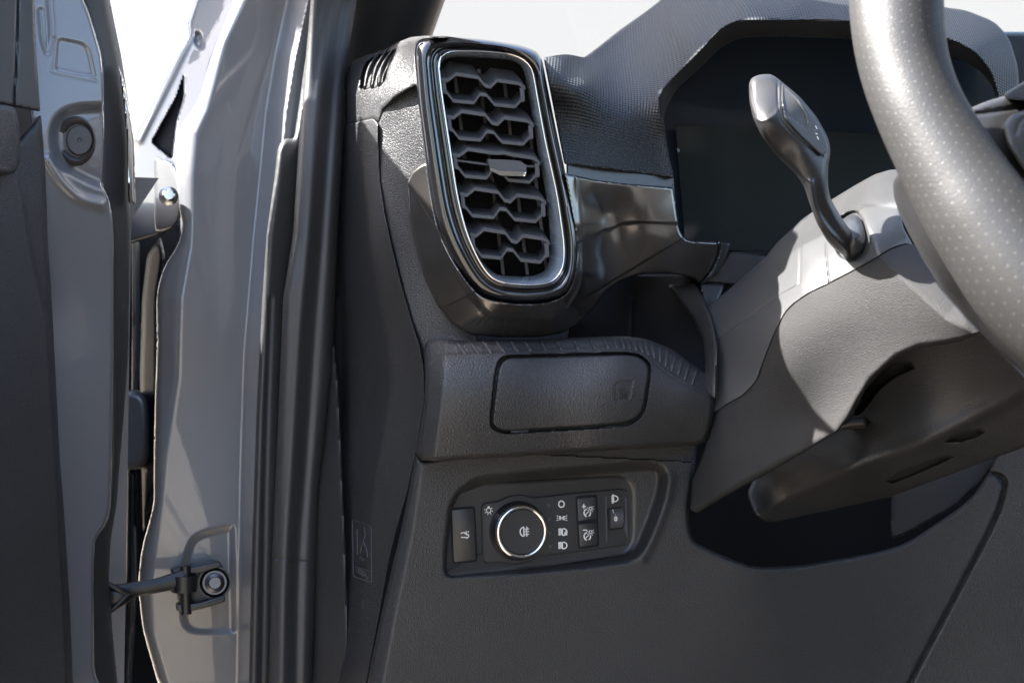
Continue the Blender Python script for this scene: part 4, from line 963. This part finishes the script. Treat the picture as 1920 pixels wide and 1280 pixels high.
def beam(cx, cy, s, lines, solid=False, h=HP + 0.0001):
    o = [S([(cx, cy - 26 * s), (cx, cy + 26 * s)], W, h), R([c5(cx, cy - 26 * s)] + ci(cx + 2, cy, 32 * s, 26 * s, 12, -90, 90) + [c5(cx, cy + 26 * s)], W, h)]
    return o
sym = []
cuts = []
sym += lamp(408, 410) + [S([(400, 384), (416, 382)], 0.0009)]
cuts.append(len(sym))
sym.append(R(ci(990, 360, 22, 25, 28)[:-1], 0.0009, HP + 0.0001, True))
cuts.append(len(sym))
# side lamps: two small lamps back to back
for s_, cx in ((-1, 975), (1, 1012)):
    sym.append(S([(cx + s_ * -6, 455), (cx - s_ * 6, 488)], 0.0002))
    sym.append(R([c5(cx + s_ * 0, 455), c5(cx - s_ * 10, 463), c5(cx - s_ * 14, 471), c5(cx - s_ * 10, 480), c5(cx, 488), c5(cx, 455)], 0.0006))
    for k in (-1, 0, 1): sym.append(S([(cx + s_ * 9, 471 + k * 13), (cx + s_ * 24, 471 + k * 20)], 0.0005))
for cy, auto in ((582, True), (690, False)):
    cuts.append(len(sym))
    sym.append(R(ci(1002, cy, 32, 27, 14, -90, 90) + [c5(998, cy + 27), c5(998, cy - 27)], 0.0008))
    for k in range(4): sym.append(S([(966, cy - 18 + k * 13), (988, cy - 23 + k * 13)], 0.0014))
    sym.append(S([(968, cy - 20), (970, cy + 24)], 0.0007)); sym.append(S([(984, cy - 24), (986, cy + 22)], 0.0016))
    if auto:
        sym.append(S([(1012, cy + 26), (1022, cy - 6), (1034, cy + 26)], 0.0009)); sym.append(S([(1016, cy + 14), (1030, cy + 14)], 0.0007))
cuts.append(len(sym))
# beam levelling symbol
sym.append(R([c5(1404, 296), c5(1408, 340)] + ci(1410, 317, 32, 24, 12, 90, -90), 0.0008))
for k in range(4): sym.append(S([(1388 + 0, 300 + k * 12), (1400, 298 + k * 12)], 0.0006))
sym += [S([(1399, 290), (1400, 350)], 0.0005), S([(1394, 344), (1406, 352)], 0.0012), S([(1396, 286), (1408, 292)], 0.0010)]
for a_, b_ in zip([0] + cuts, cuts + [len(sym)]): link('printed_symbol', join(sym[a_:b_]), M['print_'], swp)
for i, cy in enumerate((371, 482, 594, 698)):
    q = [c5(880 + i * 4, cy - 12), c5(916 + i * 4, cy - 15), c5(918 + i * 4, cy + 11), c5(882 + i * 4, cy + 14)]
    link('indicator_lamp', plate(sp, q, HP - 0.0005, HP + 0.0002, 0.00005), M['dull'], swp)
# tailgate symbol
h_ = 0.00095
tg = [S([(186, 596), (196, 588), (214, 586), (222, 600)], 0.0006, h_), S([(226, 604), (244, 602), (250, 616), (240, 626), (188, 624)], 0.0007, h_), S([(222, 582), (234, 580)], 0.0007, h_), S([(240, 580), (250, 580)], 0.0007, h_), S([(222, 594), (234, 592)], 0.0007, h_), S([(226, 626), (234, 632), (242, 626)], 0.0008, h_)]
link('button_symbol', join(tg), M['print_'], tbn)
# fog lamp symbol on the knob cap
ch = 0.01155
kp = Plane(975, 995, 1.0, sp.n); kp.o = sp.o + sp.n * ch; kp.u = sp.u; kp.v = sp.v
def K(pts, wd=0.0006): return ribbon(kp, [c5(*p) for p in pts], wd, 0.0)
fg = [ribbon(kp, [c5(692, 544), c5(676, 550), c5(664, 566), c5(662, 586), c5(670, 606), c5(682, 616), c5(693, 618), c5(692, 544)], 0.0008, 0.0), K([(714, 540), (718, 552), (713, 566), (717, 580), (713, 594), (717, 606), (714, 620)], 0.0007)]
for y in (560, 580, 602): fg.append(K([(700, y), (734, y - 2)], 0.0006))
link('knob_symbol', join(fg), M['print_'], knob)
bh = HP + 0.0014
for (b, cy, pm) in ((bt[0], 420, 1), (bt[1], 608, 0)):
    o = [S([(1150 + (8 if not pm else 0), cy - 42), (1180 + (10 if not pm else 0), cy - 42)], 0.0008, bh)]
    if pm: o.append(S([(1164, cy - 62), (1164, cy - 24)], 0.0008, bh))
    o += lamp(1218, cy - 26, 12, bh, 0.0005)
    o.append(R(ci(1192, cy + 8, 26, 30, 12, 100, 260), 0.0009, bh)); o.append(R(ci(1196, cy + 8, 22, 28, 6, -10, 70), 0.0009, bh)); o.append(S([(1176, cy + 24), (1204, cy - 4)], 0.0006, bh))
    link('dimmer_symbol', join(o), M['print_'], b)
th = HP - 0.0050 + 0.0092
tp = Plane(1150, 970, 1.0, sp.n); tp.o = sp.o + sp.n * th; tp.u = sp.u; tp.v = sp.v
link('level_marking', join([ribbon(tp, [c5(1428 + 9 * math.cos(a * 0.45), 478 + 15 * math.sin(a * 0.45)) for a in range(14)], 0.0008, 0, 0.0001, True), ribbon(tp, [c5(1408, 404), c5(1414, 432)], 0.0004, -0.0014, 0.0002), ribbon(tp, [c5(1424, 442), c5(1428, 446)], 0.0004, -0.0002, 0.0002)]), M['print_'], tw)

# ================================================================== STEERING COLUMN
colm = thing('steering_column', 'black grained steering column shroud, its upper side lit white by the sun', 'steering column', P(1500, 960, 1.05))
us = [(1324, 578), (1380, 531), (1434, 484), (1455, 457), (1506, 409), (1558, 375), (1602, 348), (1640, 327), (1670, 318), (1688, 318), (1682, 345), (1686, 392), (1695, 430), (1712, 460)]
uctrl = [(1324, 578, 1.145), (1345, 660, 1.105), (1345, 770, 1.078), (1400, 760, 1.056), (1475, 700, 1.026), (1434, 484, 1.140), (1506, 409, 1.120), (1602, 348, 1.090), (1685, 320, 1.045), (1554, 532, 0.998), (1644, 483, 0.962), (1695, 458, 0.940), (1610, 430, 0.995), (1690, 380, 0.965), (1499, 532, 1.028), (1455, 618, 1.034), (1500, 470, 1.065), (1560, 420, 1.060),
         (1764, 539, 0.905), (1815, 598, 0.890), (1700, 560, 0.936), (1600, 640, 0.978), (1520, 790, 1.024), (1425, 860, 1.045), (1310, 950, 1.082), (1345, 850, 1.070), (1570, 809, 0.990), (1626, 721, 0.972), (1719, 653, 0.938), (1833, 622, 0.893)]
CT = TPS(uctrl)
seamL = [(1712, 457), (1695, 458), (1670, 467), (1644, 483), (1600, 508), (1554, 532), (1520, 548), (1492, 567), (1476, 582), (1468, 594), (1455, 618), (1437, 663), (1420, 711), (1408, 727), (1392, 742), (1366, 756), (1345, 770)]
gA = [(1513, 405), (1506, 425), (1502, 445), (1500, 477), (1499, 520), (1494, 536), (1448, 563), (1345, 639), (1325, 655)]
SHADE_CREASE = [(1660, 300), (1625, 362), (1612, 380), (1624, 420), (1644, 480), (1700, 535), (1770, 600), (1850, 640)]  # crease shaped to imitate the edge of a cast shadow across the shroud
gB = [(1547, 440), (1549, 484), (1555, 534)]
hole = rounded([(1570, 408, 8), (1592, 394, 8), (1610, 394, 8), (1621, 412), (1634, 453), (1626, 478, 12), (1599, 494, 12), (1572, 482, 10), (1564, 465)], 8)
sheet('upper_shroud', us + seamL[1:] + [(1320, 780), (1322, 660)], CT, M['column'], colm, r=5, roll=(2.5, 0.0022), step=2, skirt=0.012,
      feats=[groove(gA, 1.8, 0.0022), groove(gB, 1.6, 0.0018, False), pit(hole, 5, 0.012, 0), slope_side(SHADE_CREASE, 0.0006, -1, 90), groove([(1566, 404), (1592, 390), (1614, 390)], 2, 0.0015)])
ls = [(1720, 470), (1764, 539), (1815, 598), (1838, 622), (1800, 640), (1760, 648), (1719, 653), (1690, 664), (1660, 686), (1630, 716), (1608, 750), (1592, 782), (1570, 809), (1500, 852), (1425, 895), (1360, 930), (1307, 962), (1294, 955), (1298, 900), (1318, 850), (1334, 800), (1344, 772)]
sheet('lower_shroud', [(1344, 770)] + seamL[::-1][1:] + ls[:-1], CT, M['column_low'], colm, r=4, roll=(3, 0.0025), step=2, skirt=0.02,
      feats=[slope_side(SHADE_CREASE, 0.0006, -1, 90), bench([(1838, 622), (1780, 632), (1719, 640), (1675, 660), (1625, 705), (1585, 770), (1560, 802), (1420, 880), (1295, 950)], 66, 0.040, -1),
             ])
# underside cover that carries on below the arch
cctrl = [(1307, 965, 1.20), (1416, 972, 1.130), (1597, 877, 1.060), (1733, 827, 1.005), (1925, 727, 0.93), (1925, 832, 0.99), (1670, 931, 1.12), (1500, 985, 1.19), (1719, 653, 0.985), (1833, 625, 0.925), (1925, 690, 0.90), (1640, 760, 1.06), (1570, 812, 1.09), (1425, 897, 1.15), (1800, 740, 0.975), (1500, 900, 1.115)]
sheet('under_cover', [(1700, 645), (1800, 615), (1838, 610), (1870, 648), (1935, 720), (1935, 833), (1860, 860), (1670, 931), (1560, 955), (1480, 972), (1440, 980), (1415, 965), (1400, 925), (1420, 885), (1560, 800), (1610, 740), (1660, 680)],
      cctrl, M['softgrain'], colm, r=10, roll=(6, 0.006), step=2.2, skirt=0.03,
      feats=[groove([(1416, 972), (1500, 925), (1597, 877), (1733, 827), (1925, 727)], 16, -0.006),
             pit([(1600, 778, 6), (1626, 724), (1660, 690), (1682, 675), (1710, 678, 8), (1716, 690, 6), (1680, 706), (1650, 730), (1612, 778)], 4, 0.03, 8),
             pit([(1656, 904, 4), (1690, 882), (1760, 856), (1793, 853), (1775, 864), (1720, 888), (1676, 906)], 4, 0.012, 5),
             pit([(1768, 830, 6), (1786, 815), (1830, 803), (1850, 806), (1838, 818), (1800, 830)], 5, 0.010, 8)])
sheet('catch', [(1572, 796), (1590, 784), (1626, 782), (1628, 802), (1574, 806)], [(1572, 796, 1.05), (1626, 790, 1.05), (1600, 806, 1.05)], M['satin'], colm, r=6, roll=(8, 0.006), skirt=0.02)

# ================================================================== COLUMN LEVER
lev = thing('column_lever', 'grey black stalk lever with a flattened paddle head left of the steering wheel', 'stalk lever', P(1605, 480, 1.0))
hd = [(1404, 158, 8), (1409, 146, 8), (1424, 140, 8), (1446, 139, 8), (1462, 150), (1501, 183), (1531, 219), (1553, 258, 12), (1558, 284, 14), (1553, 310, 20), (1552, 345, 20), (1556, 370), (1566, 388), (1580, 412), (1597, 434), (1607, 458), (1610, 478), (1596, 486), (1570, 472), (1552, 454), (1532, 420), (1519, 385), (1508, 350), (1494, 329), (1462, 298), (1428, 255), (1412, 222), (1405, 190)]
hctrl = [(1404, 180, 0.955), (1440, 139, 0.965), (1440, 225, 0.930), (1500, 185, 0.952), (1553, 270, 0.955), (1500, 290, 0.938), (1460, 298, 0.950), (1530, 345, 0.945), (1553, 345, 0.95), (1535, 400, 0.957), (1600, 460, 0.985), (1570, 440, 0.968)]
sheet('stem_and_head', hd, hctrl, M['satin'], lev, r=10, roll=(13, 0.010), step=1.8, back=0.006,
      feats=[groove([(1412, 222), (1430, 226), (1452, 216), (1462, 200)], 4, -0.0012), groove([(1408, 165), (1412, 190), (1417, 210)], 1.5, 0.0008),
             groove([(1458, 152), (1463, 218), (1500, 262), (1542, 292)], 2.2, 0.0014), bench([(1460, 140), (1464, 218), (1500, 260), (1560, 300)], 10, 0.003, -1),
             groove([(1520, 340), (1528, 385), (1548, 425), (1590, 470)], 5, -0.003)])
sheet('button_panel', [(1466, 156, 5), (1498, 186), (1528, 222), (1549, 260, 10), (1554, 282, 6), (1541, 292, 4), (1502, 256), (1470, 222, 5), (1465, 190)],
      [(1466, 156, 0.9555), (1549, 260, 0.9500), (1541, 292, 0.9430), (1470, 222, 0.9340), (1500, 186, 0.9485), (1502, 256, 0.9380)], M['column'], lev, r=5, roll=(3, 0.002), step=1.8,
      feats=[pit([(1466, 156, 5), (1496, 186), (1512, 212), (1517, 230), (1510, 242, 4), (1470, 216, 5)], 3, 0.0012, 5)])
bp_ = Plane(1528, 235, SURF['button_panel'](1528, 235) - 0.0004, (-0.25, -0.95, 0.15))
link('lever_marking', join([ribbon(bp_, [(x_ - 13, y_ + 2) for x_, y_ in q], 0.00045, 0.0) for q in ([(1525, 215), (1528, 222)], [(1529, 213), (1532, 219)], [(1528, 236), (1533, 240), (1531, 244)], [(1537, 236), (1541, 243)], [(1542, 234), (1545, 240)], [(1541, 248), (1546, 250)], [(1545, 254), (1548, 260)])]), M['print_'], lev)
sheet('boot', [(1566, 440), (1575, 416), (1592, 402, 8), (1610, 404, 8), (1620, 424), (1629, 452), (1622, 474, 10), (1600, 488, 10), (1578, 478, 10), (1568, 462)],
      [(1566, 440, 0.998), (1629, 452, 0.985), (1600, 450, 0.978), (1592, 402, 1.006), (1600, 488, 0.990)], M['softrubber'], lev, r=8, roll=(12, 0.010), step=2, skirt=0.02)

# ================================================================== STEERING WHEEL
whl = thing('steering_wheel', 'perforated grey leather steering wheel rim with a bright sun streak, cropped by the right edge', 'steering wheel', P(1760, 480, 0.75))
path = [(2850, 560, .715, 110), (2930, 200, .735, 106), (2890, -160, .755, 100), (2740, -500, .78, 96), (2480, -740, .80, 92), (2200, -820, .815, 88), (1950, -760, .82, 86), (1780, -610, .815, 85), (1690, -420, .80, 84), (1678, -220, .785, 84), (1676, -100, .775, 85), (1680, 0, .765, 86), (1686, 74, .757, 84), (1700, 140, .750, 82), (1724, 205, .742, 82), (1757, 270, .735, 86), (1800, 345, .727, 93), (1852, 425, .718, 101), (1935, 535, .708, 110), (2040, 640, .70, 112), (2200, 760, .69, 114), (2420, 820, .69, 114), (2680, 750, .70, 112), (2850, 560, .715, 110)]
link('rim', tube([P(x, y, d) for x, y, d, r in path], [r / F * d for x, y, d, r in path], seg=64, n=14, up=(0, 1, 0)), M['wheel'], whl)
sheet('lower_spoke_cover', [(1676, 370), (1674, 340), (1690, 318), (1720, 350), (1760, 430), (1830, 530), (1935, 660), (1935, 720), (1918, 700), (1866, 652), (1815, 598), (1764, 539), (1730, 486), (1705, 440), (1686, 400)],
      [(1676, 360, 0.86), (1740, 400, 0.80), (1764, 539, 0.85), (1830, 530, 0.80), (1918, 700, 0.83), (1935, 660, 0.79)], M['satin'], whl, r=10, roll=(12, 0.012), skirt=0.03)
sheet('upper_spoke', [(1814, 205), (1850, 190), (1890, 178), (1940, 160), (1940, 420), (1900, 340), (1850, 270)], [(1814, 205, 0.80), (1940, 180, 0.82), (1940, 400, 0.78), (1850, 270, 0.78)], M['satin'], whl, r=6, roll=(10, 0.01), skirt=0.03,
      feats=[groove([(1820, 215), (1870, 208), (1925, 200)], 4, 0.003)])
sheet('spoke_pad', [(1882, 176), (1925, 150), (1940, 150), (1940, 190), (1886, 186)], [(1882, 176, 0.79), (1940, 150, 0.80), (1940, 190, 0.79)], M['leather'], whl, r=4, roll=(4, 0.004), skirt=0.03)
sheet('hub_pad', [(2080, -60), (2200, -140), (2420, -140), (2540, -60), (2560, 160), (2440, 320), (2200, 330), (2090, 200)], [(2080, 0, 0.80), (2320, 80, 0.755), (2540, 0, 0.77), (2320, 320, 0.76), (2320, -140, 0.80)], M['leather'], whl, r=60, roll=(30, 0.02), step=6, skirt=0.05)
sheet('hub_spoke', [(1935, 165), (2110, 60), (2110, 210), (1935, 330)], [(1935, 165, 0.80), (2110, 60, 0.79), (2110, 210, 0.785), (1935, 330, 0.785)], M['satin'], whl, r=4, roll=(4, 0.004), step=6, skirt=0.03)
sheet('switch_pod', [(1880, 235), (1895, 215), (1940, 200), (1940, 330), (1920, 320), (1890, 275)], [(1880, 235, 0.77), (1940, 210, 0.78), (1940, 330, 0.765), (1900, 270, 0.762)], M['column'], whl, r=8, roll=(10, 0.008), skirt=0.02,
      feats=[groove([(1905, 250), (1915, 225), (1940, 215)], 3, 0.002)])
